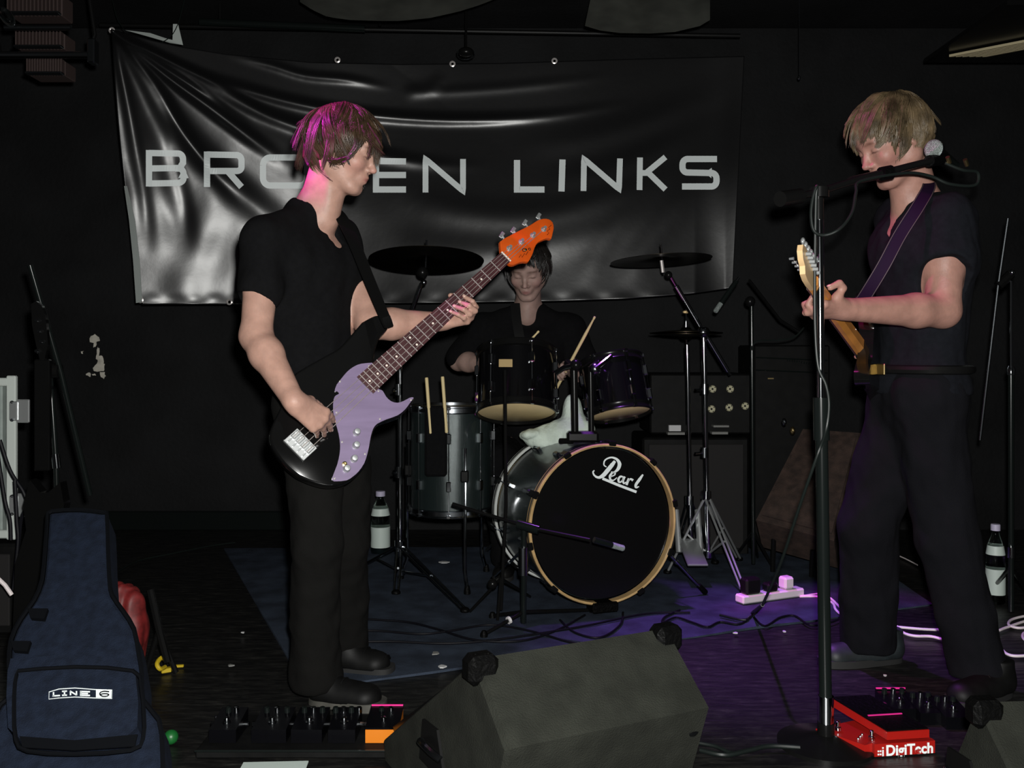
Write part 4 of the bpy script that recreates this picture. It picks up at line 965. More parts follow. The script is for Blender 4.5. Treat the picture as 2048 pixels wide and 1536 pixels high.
# ================================================================ drum kit
def drum(root,c,axis,r,h,shellm,top='bottomhead',lug=6,hm='chrome',a0=.3,head0='head_tan',head1='head_tan',hoopr=.010,seam=None):
    """c: centre of the near head, axis runs towards the other head"""
    axis=V(axis).normalized(); c=V(c); x,y=basis(axis)
    MB().lathe(c+axis*.018,axis,[(r*.93,0),(r*.955,.0),(r*.955,h-.036),(r*.93,h-.036)],48).build('shell',shellm,root)
    MB().lathe(c+axis*.006,axis,[(r*.93,0),(r*.952,.002),(r*.952,.008)],48).build('drumhead',head0,root)
    MB().lathe(c+axis*(h-.014),axis,[(r*.952,0),(r*.93,.008)],48).build('drumhead',head1,root)
    for t in(0,h):
        hv=[];hfs=[]; sg_=1 if t==0 else -1
        for (rr_,h_) in((r*.957,-.006),(r*1.0,-.007),(r*1.004,-.002),(r*.985,.002),(r*.985,.020),(r*1.004,.024),(r*.957,.026)):
            for k in range(48): q=2*math.pi*k/48; hv.append(c+axis*(t+sg_*h_)+(x*math.cos(q)+y*math.sin(q))*rr_)
        for i in range(7):
            j=(i+1)%7
            for k in range(48): hfs.append((i*48+k,i*48+(k+1)%48,j*48+(k+1)%48,j*48+k))
        MB().add(hv,hfs).build('hoop',hm,root)
        
    for k in range(lug):
        q=a0+2*math.pi*k/lug; d=(x*math.cos(q)+y*math.sin(q))
        l=MB(); l.tube([c+axis*.0+d*(r*1.0),c+axis*h+d*r],.0028,6); l.box(c+axis*h*.28+d*(r*.985),(.022,.022,.045),Matrix((d,axis.cross(d),axis)).transposed(),.004); l.box(c+axis*h*.72+d*(r*.985),(.022,.022,.045),Matrix((d,axis.cross(d),axis)).transposed(),.004)
        l.box(c+d*(r*1.0),(.014,.018,.014),Matrix((d,axis.cross(d),axis)).transposed(),.002); l.box(c+axis*h+d*(r*1.0),(.014,.018,.014),Matrix((d,axis.cross(d),axis)).transposed(),.002)
        l.build('lug','chrome',root)
# bass drum
kf=P(1207,1048,3.72); kb=P(1116,1012,4.16); kax=(kb-kf); kax.z=0; kL=.43; kax=kax.normalized(); kr=.315
kd=thing('bass_drum','large black bass drum with wooden hoop and white script logo on its head','bass drum',V((kf.x,kf.y+.2,0)))
kx=V((0,0,1)).cross(kax).normalized(); 
if kx.x<0: kx=-kx
kz=V((0,0,1))
MB().lathe(kf+kax*.03,kax,[(kr*.9,0),(kr*.955,0),(kr*.955,kL-.06),(kr*.9,kL-.06)],72).build('shell','drum_sparkle',kd)
fh=MB().lathe(kf+kax*.012,kax,[(kr*.5,0),(kr*.935,.0),(kr*.945,.010)],72).build('front_head','head_black',kd)
MB().lathe(kf+kax*(kL-.02),kax,[(kr*.945,0),(kr*.9,.01)],72).build('rear_head','head_tan',kd)
def hoop(c,r,m,wd=.038,th=.010,inlay=None):
    n=72; pr=[(r-th,0),(r,0.003),(r,wd-.003),(r-th,wd)]; vs=[];fs=[]
    pr=[(r-th,.002),(r-.003,0),(r,.003),(r,wd*.42),(r-.0015,wd*.44),(r-.0015,wd*.56),(r,wd*.58),(r,wd-.003),(r-.003,wd),(r-th,wd-.002)]
    for (rr,h) in pr:
        for k in range(n):
            q=2*math.pi*k/n; vs.append(c+kax*h+(kx*math.cos(q)+kz*math.sin(q))*rr)
    m_=len(pr)
    for i in range(m_):
        for k in range(n): j=(i+1)%m_; fs.append((i*n+k,i*n+(k+1)%n,j*n+(k+1)%n,j*n+k))
    return MB().add(vs,fs)
hf=hoop(kf-kax*.012,kr,'hoop_wood').build('front_hoop','hoop_wood',kd)
MB().tube([kf-kax*-.006+(kx*math.cos(q)+kz*math.sin(q))*(kr+.0005) for q in [2*math.pi*k/72 for k in range(72)]],.0032,6,closed=True).build('inlay','black_plastic',hf)
hb=hoop(kf+kax*(kL-.030),kr,'hoop_white').build('rear_hoop','hoop_white',kd)
MB().tube([kf+kax*(kL-.011)+(kx*math.cos(q)+kz*math.sin(q))*(kr+.0005) for q in [2*math.pi*k/72 for k in range(72)]],.0034,6,closed=True).build('inlay','black_plastic',hb)
for k in range(10):
    q=2*math.pi*(k+.33)/10; d=kx*math.cos(q)+kz*math.sin(q); Rk=Matrix((d,kax.cross(d),kax)).transposed()
    for t,sg in((-.012,1),(kL+.008,-1)):
        l=MB(); l.box(kf+kax*(t)+d*(kr+.002),(.020,.030,.012),Rk,.003); l.box(kf+kax*(t+sg*.022)+d*(kr+.008),(.010,.026,.052),Rk,.003); l.build('claw','black_metal',kd)
        l=MB(); l.tube([kf+kax*(t+sg*.02)+d*(kr+.008),kf+kax*(t+sg*.10)+d*(kr+.004)],.003,6); l.box(kf+kax*(t+sg*.115)+d*(kr*.97),(.026,.022,.05),Rk,.005); l.build('lug','chrome_dull',kd)
for s_,ft in((1,Zp(1412,1192)),(-1,Zp(985,1165))):
    a_=kf+kax*.12+kx*(kr*.92*s_)-kz*.10; f_=V((ft.x,ft.y,.012)); l=MB().tube([a_,a_.lerp(f_,.45),f_],.006,10).build('spur','chrome',kd); MB().tube([a_.lerp(f_,.40),a_.lerp(f_,.44)],.010,10).build('spur_collar','chrome',l); MB().lathe(f_+(a_-f_)*.0,(a_-f_),[(.010,0),(.013,.005),(.011,.05)],12).build('rubber_foot','black_rubber',l)
MB().box(kf+kax*.01-kz*(kr+.008),(.11,.07,.040),Matrix((kx,kax,kz)).transposed(),.006).build('hoop_pad','black_rubber',kd)
# the logo on the head
def on_head(px,py,off=-.0035):
    o=V((0,0,H)); d=P(px,py,1)-o; c=kf+kax*.012; t=((c+kax*off-o).dot(kax))/d.dot(kax); return o+d*t
def wstroke(mb,pts,w0,w1=None,n=5,off=-.0035):
    q=curve_pts([V((x,y,0)) for x,y in pts],n) if len(pts)>2 else [V((*pts[0],0)).lerp(V((*pts[1],0)),k/4) for k in range(5)]
    m=len(q); ws=[w0]*m if w1 is None else ([w0+(w1-w0)*i/(m-1) for i in range(m)] if not isinstance(w1,list) else [np.interp(i/(m-1),np.linspace(0,1,len(w1)),w1) for i in range(m)])
    L=[];R_=[]
    for i,p in enumerate(q):
        t=(q[min(i+1,m-1)]-q[max(i-1,0)]).normalized(); nn=V((-t.y,t.x,0)); L.append(p+nn*ws[i]/2); R_.append(p-nn*ws[i]/2)
    mb.strip([on_head(p.x,p.y,off) for p in L],[on_head(p.x,p.y,off) for p in R_])
lgm=MB()
wstroke(lgm,[(1230,922),(1224,930),(1215,941),(1206,951),(1197,955),(1189,951),(1186,944),(1189,941)],0,[5,8,8.5,8,5,3.5,3,2])
wstroke(lgm,[(1213,934),(1208,930),(1209,922),(1215,917),(1224,915),(1234,919),(1239,928),(1236,938),(1229,944),(1222,944)],0,[2,2.5,3,3,3.5,5,7.5,6.5,3.5,2])
wstroke(lgm,[(1221,953.5),(1229,950),(1230,946),(1225,945.5),(1220,952),(1221,959),(1227,960.5),(1234,955)],0,[2,2.5,3,3.5,5,4,2.5,1.5],4)
wstroke(lgm,[(1246,954),(1241,953),(1237,958),(1238,964),(1243,963),(1247,957)],0,[3,4,4.6,4,3,2],4); wstroke(lgm,[(1249.5,953),(1246,961),(1248,967),(1252,964)],0,[4.6,4.6,3,2])
wstroke(lgm,[(1258,957),(1255,964),(1253,970)],4.8); wstroke(lgm,[(1256,963),(1261,958),(1266,961)],0,[2,3.5,5])
wstroke(lgm,[(1286,949),(1279,959),(1272,969),(1272,975),(1278,973)],0,[3,6,5.5,4,2])
wstroke(lgm,[(1205,957),(1240,971.5),(1273,984)],5.2)
lgm.build('script_logo','print_grey',kd,smooth=False)
# rack toms
ax1=V((.00,.335,.94)).normalized(); c1=P(1033,826,3.98); r1=.171
t1=thing('rack_tom','left rack tom, black shell with a gold badge and pale lower head','tom',c1)
drum(t1,c1,ax1,r1,.27,'drum_black',lug=6,a0=.9,hm='black_metal')
x1,y1=basis(ax1); fr=(V((0,-1,0))-ax1*(-ax1.y)).normalized(); sx=ax1.cross(fr)
MB().box(c1+ax1*.165+fr*(r1*.955)+V((-.045,.007,0)),(.058,.004,.034),Matrix((V((1,-.25,0)).normalized(),fr*-1,ax1)).transposed(),.001).build('gold_badge','gold',t1)
ax2=V((-.13,.30,.93)).normalized(); c2=P(1240,828,3.98); r2=.137
t2=thing('rack_tom','right rack tom, smaller, glossy black with purple reflections','tom',c2)
drum(t2,c2,ax2,r2,.235,'drum_black',lug=6,a0=.5,hm='black_metal')
th_=thing('tom_holder','black tube holder rising from the bass drum between the two rack toms','tom holder',P(1160,880,3.9))
for x,xe,ye in((1150,1135,735),(1183,1195,735)): MB().tube([P(x,880,3.86),P(x-2,735,3.86),P(xe,ye-10,3.93)],.015 if x==1150 else .012,14).build('tube','black_metal',th_)
MB().box(P(1165,873,3.86),(.13,.06,.045),None,.010).build('base_plate','black_metal',th_)
MB().tube([P(1120,882,3.87),P(1145,882,3.84)],.012,10).build('wing_bolt','black_metal',th_)
MB().ball(P(1190,738,3.86),.026,14).build('ball_joint','chrome_dull',th_); MB().ball(P(1152,730,3.84),.024,14).build('ball_joint','black_metal',th_)
MB().tube([P(1190,738,3.84),P(1210,722,3.86),P(1222,712,3.88)],.010,10).build('tom_arm','chrome',th_)
MB().tube([P(1150,730,3.84),P(1128,735,3.87),P(1112,745,3.9)],.010,10).build('tom_arm','chrome_dull',th_)
# floor tom
cf=P(903,812,4.25); ft_=thing('floor_tom','tall black sparkle floor tom left of the bass drum','floor tom',V((cf.x,cf.y,0)))
hft=(1020-812)/F*4.25
drum(ft_,cf,V((0,0,-1)),.19,hft,'drum_sparkle',lug=8,a0=math.pi/2+.0,hm='chrome_dull',head0='head_tan')
for k in range(3):
    q=-math.pi/2+.35+k*2.094; d=V((math.cos(q),math.sin(q),0)); p=cf+d*.205
    l=MB().tube([V((p.x,p.y,.62)),V((p.x,p.y,.10)),V((p.x+d.x*.03,p.y+d.y*.03,.02))],.007,8).build('leg','chrome',ft_); MB().lathe(V((p.x+d.x*.03,p.y+d.y*.03,0)),(0,0,1),[(.014,0),(.015,.012),(.010,.04)],12).build('rubber_foot','black_rubber',l); MB().box(V((p.x-d.x*.006,p.y-d.y*.006,.50)),(.035,.035,.05),None,.005).build('leg_bracket','black_metal',ft_)
sb=thing('stick_bag','small black stick bag hanging on the left of the floor tom rim','bag',P(868,900,4.03))
MB().box(P(872,882,4.03),(.095,.03,.30),None,.010).build('pouch','shirt_black',sb); MB().tube([P(850,822,4.03),P(848,808,4.05)],.004,6).build('hook','chrome_dull',sb)
for i,(x0,x1) in enumerate(((853,860),(885,892))):
    A_=P(x1,850,4.02);B_=P(x0,755-2*i,4.02); u=(B_-A_).normalized(); L=.24; mb=MB().lathe(B_-u*L,u,[(.004,0),(.007,.004),(.0075,L-.02),(.0075,L-.004),(.006,L)],12)
    solo(mb,'drumstick','wood_stick',['drumstick standing in the stick bag, the left one of the pair','drumstick standing in the stick bag, the right one of the pair'][i],'drumstick','drumsticks')
# snare behind the toms
# towel
tw=[('e',P(1085,872,4.04),[.10,.05,.035],None,.02),('e',P(1125,862,4.05),[.10,.06,.05],None,.03),('e',P(1145,825,4.08),[.042,.04,.075],None,.04),('e',P(1165,860,4.05),[.055,.05,.06],None,.03),('e',P(1062,868,4.0),[.035,.03,.014],rot((0,1,0),-10),.01),('e',P(1100,885,4.04),[.10,.07,.035],None,.03)]
lo,hi=bounds(tw); g=SDF(lo,hi,.006); g.prims(tw); v_,f_=g.mesh(); v_=relax(v_,f_,1); v_=v_+vnorm(v_,f_)*wob(v_,.007,34,3)[:,None]+vnorm(v_,f_)*wob(v_*np.array([1,1,.3]),.003,70,4)[:,None]
tw0=thing('towel','pale crumpled towel lying on the bass drum beneath the toms','towel',P(1115,900,4.05)); npmesh('cloth',v_,f_,'towel',tw0)
# cymbals and stands
def cymbal(root,c,axis,r,bell=.03): MB().lathe(c,axis,[(.008,bell*.9),(r*.12,bell*.75),(r*.17,bell*.35),(r*.6,bell*.16),(r,-.004),(r,-.0055),(r*.6,bell*.16-.002),(r*.17,bell*.33-.002),(.008,bell*.7)],64).build('cymbal','cymbal',root)
def tripod(root,top,hub,base,feet,r=.012,m='chrome',lm='chrome_dull'):
    MB().tube([base,top],r,14).build('post',m,root)
    MB().tube([hub-V((0,0,.02)),hub+V((0,0,.02))],r*2.0,14).build('hub',m,root); MB().tube([base-V((0,0,.015)),base+V((0,0,.015))],r*1.9,14).build('hub',m,root)
    for f_ in feet:
        f_=V(f_); f_.z=.014; d=(f_-hub).normalized(); sd=d.cross(V((0,0,1))).normalized()*.011; l=MB()
        for s_ in(-1,1): l.tube([hub+sd*s_,f_+sd*s_*.8],.0055,8)
        l=l.build('leg',lm,root); MB().tube([base,hub.lerp(f_,.5)],.005,8).build('brace',lm,l); MB().ball(f_,(.020,.020,.014),12).build('rubber_foot','black_rubber',l)
cs=thing('cymbal_stand','chrome cymbal stand with a large dark cymbal, left of the drummer','cymbal stand',V((P(800,1100,4.25).x,4.25,0)))
bs=P(803,1168,4.25); hb_=P(800,1090,4.25); tp=P(797,690,4.25); bs.x=hb_.x=tp.x=P(800,1,4.25).x
tripod(cs,tp,hb_,V((bs.x,bs.y,.05)),[Zp(706,1148),Zp(930,1228),Zp(792,1192)])
MB().tube([P(797,700,4.25),P(843,568,4.15)],.010,12).build('boom_arm','chrome',cs); MB().tube([P(830,606,4.18),P(845,562,4.14)],.007,10).build('arm_tip','chrome',cs)
for p,r_ in((P(797,695,4.25),.022),(P(845,545,4.13),.026),(P(848,565,4.13),.013)): MB().ball(p,r_,14).build('tilter','chrome_dull' if r_<.02 else 'black_metal',cs)
for y in(780,945): MB().tube([P(797,y-12,4.25),P(797,y+10,4.25)],.018,12).build('collar','chrome',cs); MB().tube([P(797,y,4.25),P(785,y+2,4.22)],.006,8).build('wing_nut','chrome',cs)
MB().tube([P(851,548,4.13),P(853,480,4.13)],.004,8).build('rod','chrome',cs); cymbal(cs,P(853,519,4.13),V((.0,.15,.98)),.250); MB().lathe(P(853,509,4.13),(0,0,1),[(.012,0),(.012,.01),(.004,.02)],12).build('felt','gold',cs)
c2s=thing('cymbal_stand','chrome boom cymbal stand with long slanting arm, right of the toms','cymbal stand',V((P(1411,1,4.35).x,4.35,0)))
X=P(1409,1,4.35).x; tripod(c2s,P(1407,665,4.35),P(1412,990,4.35),P(1416,1108,4.35),[Zp(1488,1190),Zp(1335,1150),Zp(1478,1124)],.012,'chrome','nickel')
MB().tube([P(1352,572,4.30),P(1399,652,4.33)],.0125,14).build('boom_arm','chrome',c2s); MB().tube([P(1415,676,4.36),P(1455,742,4.40)],.0125,14).build('boom_arm','chrome',c2s); MB().tube([P(1338,548,4.29),P(1460,750,4.405)],.007,10).build('boom_core','chrome',c2s)
MB().ball(P(1407,664,4.34),(.03,.026,.026),14).build('boom_clamp','chrome_dull',c2s); MB().ball(P(1337,550,4.29),.018,12).build('tilter','black_metal',c2s)
for y in(778,905): MB().tube([P(1409,y-10,4.35),P(1409,y+10,4.35)],.019,12).build('collar','chrome_dull',c2s); MB().tube([P(1409,y,4.35),P(1390,y+2,4.32)],.006,8).build('wing_nut','chrome',c2s)
MB().tube([P(1322,488,4.29),P(1327,548,4.29)],.0055,8).build('rod','chrome',c2s); cymbal(c2s,P(1322,519,4.29),V((-.05,.045,.99)),.228); MB().tube([P(1323,521,4.285),P(1326,545,4.285)],.008,10).build('sleeve','fret_metal',c2s)
hs2=thing('hi_hat_stand','hi-hat with a pair of cymbals on a chrome stand, beside the right rack tom','hi-hat',V((P(1375,1,4.45).x,4.45,0)))
tripod(hs2,P(1374,690,4.45),P(1378,1000,4.45),P(1382,1095,4.45),[Zp(1345,1125),Zp(1430,1130),Zp(1395,1122)],.011)
MB().tube([P(1372,618,4.45),P(1373,700,4.45)],.004,8).build('rod','chrome',hs2); cymbal(hs2,P(1372,664,4.45),V((0,.02,1)),.170,.028); cymbal(hs2,P(1372,669,4.45),V((0,.02,-1)),.170,.028)
MB().lathe(P(1372,655,4.45),(0,0,1),[(.016,0),(.016,.012),(.006,.014),(.006,.03)],14).build('clutch','chrome',hs2); MB().ball(P(1372,624,4.45),(.016,.008,.008),10).build('wing_nut','gold',hs2)
pd=MB(); pd.box(P(1385,1104,4.25),(.09,.26,.010),rot((1,0,0),14),.003); pd.build('pedal_board','nickel',hs2)
for x in(1352,1395): MB().tube([P(x,1020,4.4),P(x+6,1105,4.32)],.014,10).build('pedal_post','nickel',hs2)
# ================================================================ microphones
def micbody(A,B,parent=None,ball=True,grey=False):
    """A: head end, B: tail end"""
    A=V(A);B=V(B); u=(B-A).normalized(); L=(B-A).length
    if ball:
        MB().ball(A+u*.018,(.026,.026,.028),20).build('grille_ball','mesh_silver',parent); MB().lathe(A+u*.012,u,[(.0268,0),(.0275,.004),(.0268,.012)],24).build('collar','chrome_dull',parent)
        MB().lathe(A+u*.036,u,[(.021,0),(.017,.02),(.0115,L-.06),(.0115,L-.04)],20).build('handle','stand_dark',parent)
    else:
        MB().lathe(A,u,[(.008,0),(.011,.004),(.011,.05)],16).build('capsule','mesh_silver',parent); MB().lathe(A+u*.05,u,[(.0105,0),(.0115,.004),(.0115,L-.05)],16).build('handle','stand_dark',parent)
vm=thing('microphone_stand','tall black boom microphone stand in front of the fair-haired guitarist','microphone stand',V((P(1651,1,2.5).x,2.5,0)))
bx=P(1652,1495,2.5); tx=P(1640,440,2.5)
MB().tube([V((bx.x,2.5,.03)),V((P(1642,1,2.5).x,2.5,P(1,810,2.5).z))],.0165,18).build('lower_tube','stand_dark',vm)
MB().tube([P(1642,830,2.5),P(1639,440,2.5)],.0105,16).build('upper_tube','chrome',vm)
MB().tube([P(1637,440,2.5),P(1637,380,2.5)],.013,14).build('top_clutch','black_metal',vm)
MB().tube([P(1642,795,2.5),P(1643,880,2.5)],.021,16).build('height_grip','stand_dark',vm)
MB().tube([P(1639,395,2.49),P(1639,375,2.49)],.024,14).build('boom_joint','black_metal',vm)
MB().tube([P(1577,398,2.42),P(1640,383,2.5),P(1722,357,2.55),P(1860,322,2.62)],.0095,12).build('boom','black_metal',vm)
MB().tube([P(1560,398,2.41),P(1600,392,2.46)],.020,14).build('counterweight','black_metal',vm)
MB().tube([P(1700,363,2.545),P(1790,342,2.59)],.0125,12).build('boom_grip','black_metal',vm)
MB().tube([P(1762,348,2.57),P(1782,344,2.58)],.019,14).build('boom_knob','black_rubber',vm)
MB().tube([P(1858,322,2.62),P(1890,318,2.68)],.016,12).build('mic_clip','black_rubber',vm)
MB().lathe(V((bx.x,2.5,.0)),(0,0,1),[(.02,.03),(.055,.026),(.12,.012),(.125,0.0)],36).build('base','black_metal',vm) if False else None
MB().lathe(V((bx.x,2.5,0.0)),(0,0,1),[(.125,0),(.125,.010),(.06,.022),(.022,.030),(.022,.06)],36).build('base','black_metal',vm)
MB().tube([V((bx.x,2.5,.055)),V((bx.x,2.5,.13))],.020,16).build('base_socket','chrome',vm)
# stage tripod leg cable: loops round the clutch
cb=thing('microphone_cable','dark cable looped from the boom and down the tall microphone stand','cable',P(1640,460,2.48))
MB().tube(curve_pts([P(1890,326,2.60),P(1925,340,2.60),P(1955,345,2.62),P(1950,370,2.62),P(1900,368,2.60),P(1860,352,2.60),P(1810,346,2.575),P(1722,362,2.53),P(1712,385,2.50),P(1704,425,2.47),P(1680,457,2.45),P(1650,470,2.46),P(1628,462,2.46),P(1622,430,2.46),P(1626,395,2.46),P(1634,372,2.46),P(1632,400,2.465),P(1630,520,2.47),P(1630,640,2.47),P(1636,730,2.465),P(1652,770,2.46),P(1658,810,2.46),P(1652,860,2.46),P(1635,910,2.44),P(1600,1010,2.50),P(1560,1130,2.62),P(1525,1210,2.8)],6),.0042,8).build('cable','cable_grey',cb)
MB().tube(curve_pts([P(1525,1210,2.8),Zp(1505,1225,.02),Zp(1490,1240,.02),Zp(1440,1230,.02)],6),.0055,8).build('cable_end','cable_grey',cb)
mm=thing('microphone','black vocal microphone with silver grille ball beside the fair man\'s neck','microphone',P(1868,300,2.62)); mA=P(1864,296,2.64); micbody(mA,P(1912,330,2.80),mm)
for x,y in((1897,320),(1932,325)): MB().tube([P(x-2,y-6,2.59),P(x+2,y+6,2.60)],.006,8).build('clip_ring','brass',mm)
# kick drum microphone and its low stand
ks=thing('microphone_stand','short black boom stand standing before the bass drum','microphone stand',V((P(1047,1,3.5).x,3.5,0)))
MB().tube([P(1048,1060,3.52),V((P(1047,1,3.52).x,3.52,.03))],.011,12).build('post','stand_dark',ks)
MB().tube([P(1046,1095,3.51),P(1046,1150,3.51)],.017,12).build('grip','chrome_dull',ks)
for f_ in(Zp(1185,1228),Zp(968,1278),Zp(985,1240)): l=MB().tube([V((P(1047,1,3.52).x,3.52,.07)),V((f_.x,f_.y,.016))],.007,8).build('leg','black_metal',ks); MB().lathe(V((f_.x,f_.y,0)),(0,0,1),[(.014,0),(.014,.018),(.008,.03)],10).build('rubber_foot','black_rubber',l)
tp2=V((P(1047,1,3.52).x,3.52,.07)).lerp(V((Zp(968,1278).x,Zp(968,1278).y,.016)),.35); MB().tube([tp2,tp2.lerp(V((Zp(968,1278).x,Zp(968,1278).y,.016)),.08)],.014,10).build('tape','white_plastic',ks)
MB().tube([P(905,1008,3.60),P(1062,1056,3.50),P(1180,1080,3.40)],.007,10).build('boom','black_metal',ks)
MB().tube([P(1035,1048,3.515),P(1078,1060,3.49)],.018,12).build('boom_clutch','stand_dark',ks)
km=thing('microphone','short drum microphone aimed at the bass drum head, low on its boom','microphone',P(1225,1092,3.42))
micbody(P(1248,1097,3.44),P(1188,1080,3.40),km,False)
# second low stand on the left of the bass drum
k2=thing('microphone_stand','thin black microphone stand rising before the left rack tom','microphone stand',V((P(1000,1,3.6).x,3.6,0)))
MB().tube([V((P(1002,1,3.62).x,3.62,.05)),P(1012,1010,3.62),P(1010,740,3.66)],.007,10).build('post','black_metal',k2)
MB().ball(P(985,1168,3.62),.02,10).build('clutch','black_metal',k2)
for f_ in(Zp(940,1230),Zp(995,1248),Zp(1060,1200)): MB().tube([V((P(1002,1,3.62).x,3.62,.17)),V((f_.x,f_.y,.014))],.006,8).build('leg','black_metal',k2)
# overhead microphone
os_=thing('microphone_stand','dark microphone stand right of the slanting cymbal boom arm','microphone stand',V((P(1506,1,4.4).x,4.4,0)))
MB().tube([V((P(1507,1,4.4).x,4.4,.05)),P(1503,600,4.4)],.009,12).build('post','stand_dark',os_); MB().tube([P(1498,560,4.4),P(1560,640,4.5),P(1600,665,4.5)],.007,8).build('boom','black_metal',os_)
MB().ball(P(1500,603,4.4),.025,12).build('boom_joint','black_metal',os_)
for f_ in(Zp(1470,1120),Zp(1545,1140),Zp(1515,1120)): MB().tube([V((P(1507,1,4.4).x,4.4,.20)),V((f_.x,f_.y,.014))],.007,8).build('leg','black_metal',os_)
om=thing('microphone','slim pencil microphone slanting above the hi-hat','microphone',P(1450,594,4.3)); micbody(P(1430,624,4.3),P(1472,563,4.34),om,False)
MB().tube([P(1472,563,4.34),P(1478,555,4.345)],.006,8).build('plug','chrome',om)
oc=thing('overhead_cable','thin cable curving from the dark stand towards the tall stand','cable',P(1560,680,4.3)); MB().tube(curve_pts([P(1505,700,4.37),P(1507,688,4.36),P(1520,681,4.35),P(1560,680,4.3),P(1590,673,4.3),P(1608,655,4.3)],6),.004,6).build('cable','cable_grey',oc)
# far right stand with boom
rs=thing('microphone_stand','chrome microphone stand with upright thin boom at the right edge','microphone stand',V((P(2022,1,3.6).x,3.6,0)))
MB().tube([V((P(2022,1,3.6).x,3.6,.05)),P(2022,735,3.6)],.011,12).build('lower_tube','stand_dark',rs); MB().tube([P(2022,745,3.6),P(2022,562,3.6)],.006,10).build('upper_tube','chrome',rs)
MB().lathe(P(2022,750,3.6),(0,0,1),[(.014,0),(.016,.02),(.010,.035)],12).build('collar','chrome',rs)
MB().tube([P(1960,880,3.7),P(1996,572,3.6),P(2016,436,3.52)],.0055,10).build('boom','chrome_dull',rs); MB().tube([P(1996,572,3.6),P(2022,548,3.6)],.018,10).build('boom_joint','black_metal',rs); MB().ball(P(2024,545,3.59),.012,10).build('wing_nut','chrome',rs)
for f_ in(Zp(1980,1190),Zp(2070,1215),Zp(2030,1150)): MB().tube([V((P(2022,1,3.6).x,3.6,.22)),V((f_.x,f_.y,.014))],.008,8).build('leg','black_metal',rs)
MB().lathe(P(2022,1115,3.58),(0,0,1),[(.016,0),(.016,.04)],12).build('collar','chrome',rs)
# left stand
ls=thing('microphone_stand','black boom microphone stand leaning across the wall at the far left','microphone stand',V((P(116,1,3.3).x,3.3,0)))
MB().tube([V((P(122,1,3.3).x,3.3,.05)),P(112,920,3.3),P(100,745,3.3)],.009,12).build('post','stand_dark',ls); MB().tube([P(111,908,3.3),P(114,936,3.3)],.014,12).build('collar','chrome',ls)
MB().tube([P(60,530,3.2),P(122,745,3.28),P(180,990,3.36)],.009,12).build('boom','stand_dark',ls); MB().tube([P(90,740,3.28),P(120,742,3.28)],.026,12).build('boom_joint','black_metal',ls); MB().ball(P(98,739,3.25),.008,10).build('wing_nut','chrome',ls)
MB().tube([P(93,775,3.29),P(107,775,3.29)],.006,8).build('cross_pin','chrome_dull',ls)
for f_ in(Zp(88,1250),Zp(190,1230),Zp(130,1180)): MB().tube([V((P(120,1,3.3).x,3.3,.22)),V((f_.x,f_.y,.014))],.008,8).build('leg','black_metal',ls)
# spare guitar, headstock up, behind the bag
sg=thing('electric_guitar','dark guitar standing upright at the far left, four small tuners glinting','guitar',V((P(80,1,3.05).x,3.05,0)))
MB().prism([P(x,y,3.06) for x,y in((62,608),(72,602),(84,612),(92,640),(96,690),(88,722),(80,722),(72,690),(64,650))],V((0,.016,0))).build('headstock','bass_black',sg)
MB().box(P(86,830,3.07),(.05,.022,.36),None,.004).build('neck','bass_black',sg)
MB().prism([P(x,y,3.06) for x,y in((60,960),(80,985),(96,985),(120,965),(128,1010),(120,1060),(145,1130),(150,1270),(120,1338),(60,1338),(25,1270),(30,1130),(52,1060),(46,1010))],V((0,.045,0))).build('guitar_body','bass_black',sg)
for x,y in((76,641),(81,662),(85,683),(76,702)): MB().lathe(P(x,y,3.06),(0,-1,0),[(.008,0),(.006,.006),(.005,.014)],12).build('tuning_peg','chrome',sg)
# flight case with latches on a black cabinet
fc=thing('flight_case','pale grey flight case lid with steel latches at the left edge','flight case',P(10,1078,3.5))
MB().box(P(-84,915,3.53),(.36,.06,.585),None,.004).build('panel','case_grey',fc)
for p in ((P(24,915,3.48),(.035,.02,.60)),(P(-50,764,3.48),(.25,.02,.030)),(P(-50,1068,3.48),(.25,.02,.030))): MB().box(p[0],p[1],None,.004).build('edge_strip','case_white',fc)
for y in(822,1010):
    l=MB(); l.box(P(47,y,3.46),(.045,.012,.085),None,.003); l=l.build('latch','nickel',fc); MB().box(P(28,y,3.455),(.03,.014,.07),None,.003).build('hinge_plate','nickel',l)
    for dy in(-18,18): MB().ball(P(24,y+dy,3.44),.006,8).build('rivet','chrome',l)
ac=thing('speaker_cabinet','black speaker cabinet under the flight case at the left edge','speaker',V((P(-60,1,3.6).x,3.62,0)))
bz=P(0,1080,3.5).z; MB().box(V((P(-60,1,3.62).x,3.62,bz/2)),(.55,.34,bz-.01),None,.01).build('cabinet','amp_black',ac); MB().box(V((P(-60,1,3.62).x,3.445,bz/2)),(.49,.012,bz-.08),None,.003).build('grille','grille_black',ac)
for i,pts in enumerate(([(0,880),(20,940),(45,980),(60,1010),(80,1000)],[(-5,905),(10,1000),(20,1040),(22,1080)],[(66,1000),(45,1030),(38,1080),(30,1150)],[(30,960),(34,1040),(36,1085),(26,1180)])):
    mb=MB().tube(curve_pts([P(x,y,3.30-.02*i) for x,y in pts],6),.006,7); solo(mb,'patch_cable','cable_black',['black cable drooping across the flight case towards its lower latch','black cable hanging straight down at the very left edge of the flight case','black cable running down from the lower latch of the flight case','thin black cable hanging over the middle of the flight case'][i],'cable','cables over the flight case')
MB().tube([P(-20,1142,3.2),P(10,1170,3.2),P(24,1190,3.2)],.007,8).build('cable_loop','cable_white',ac)
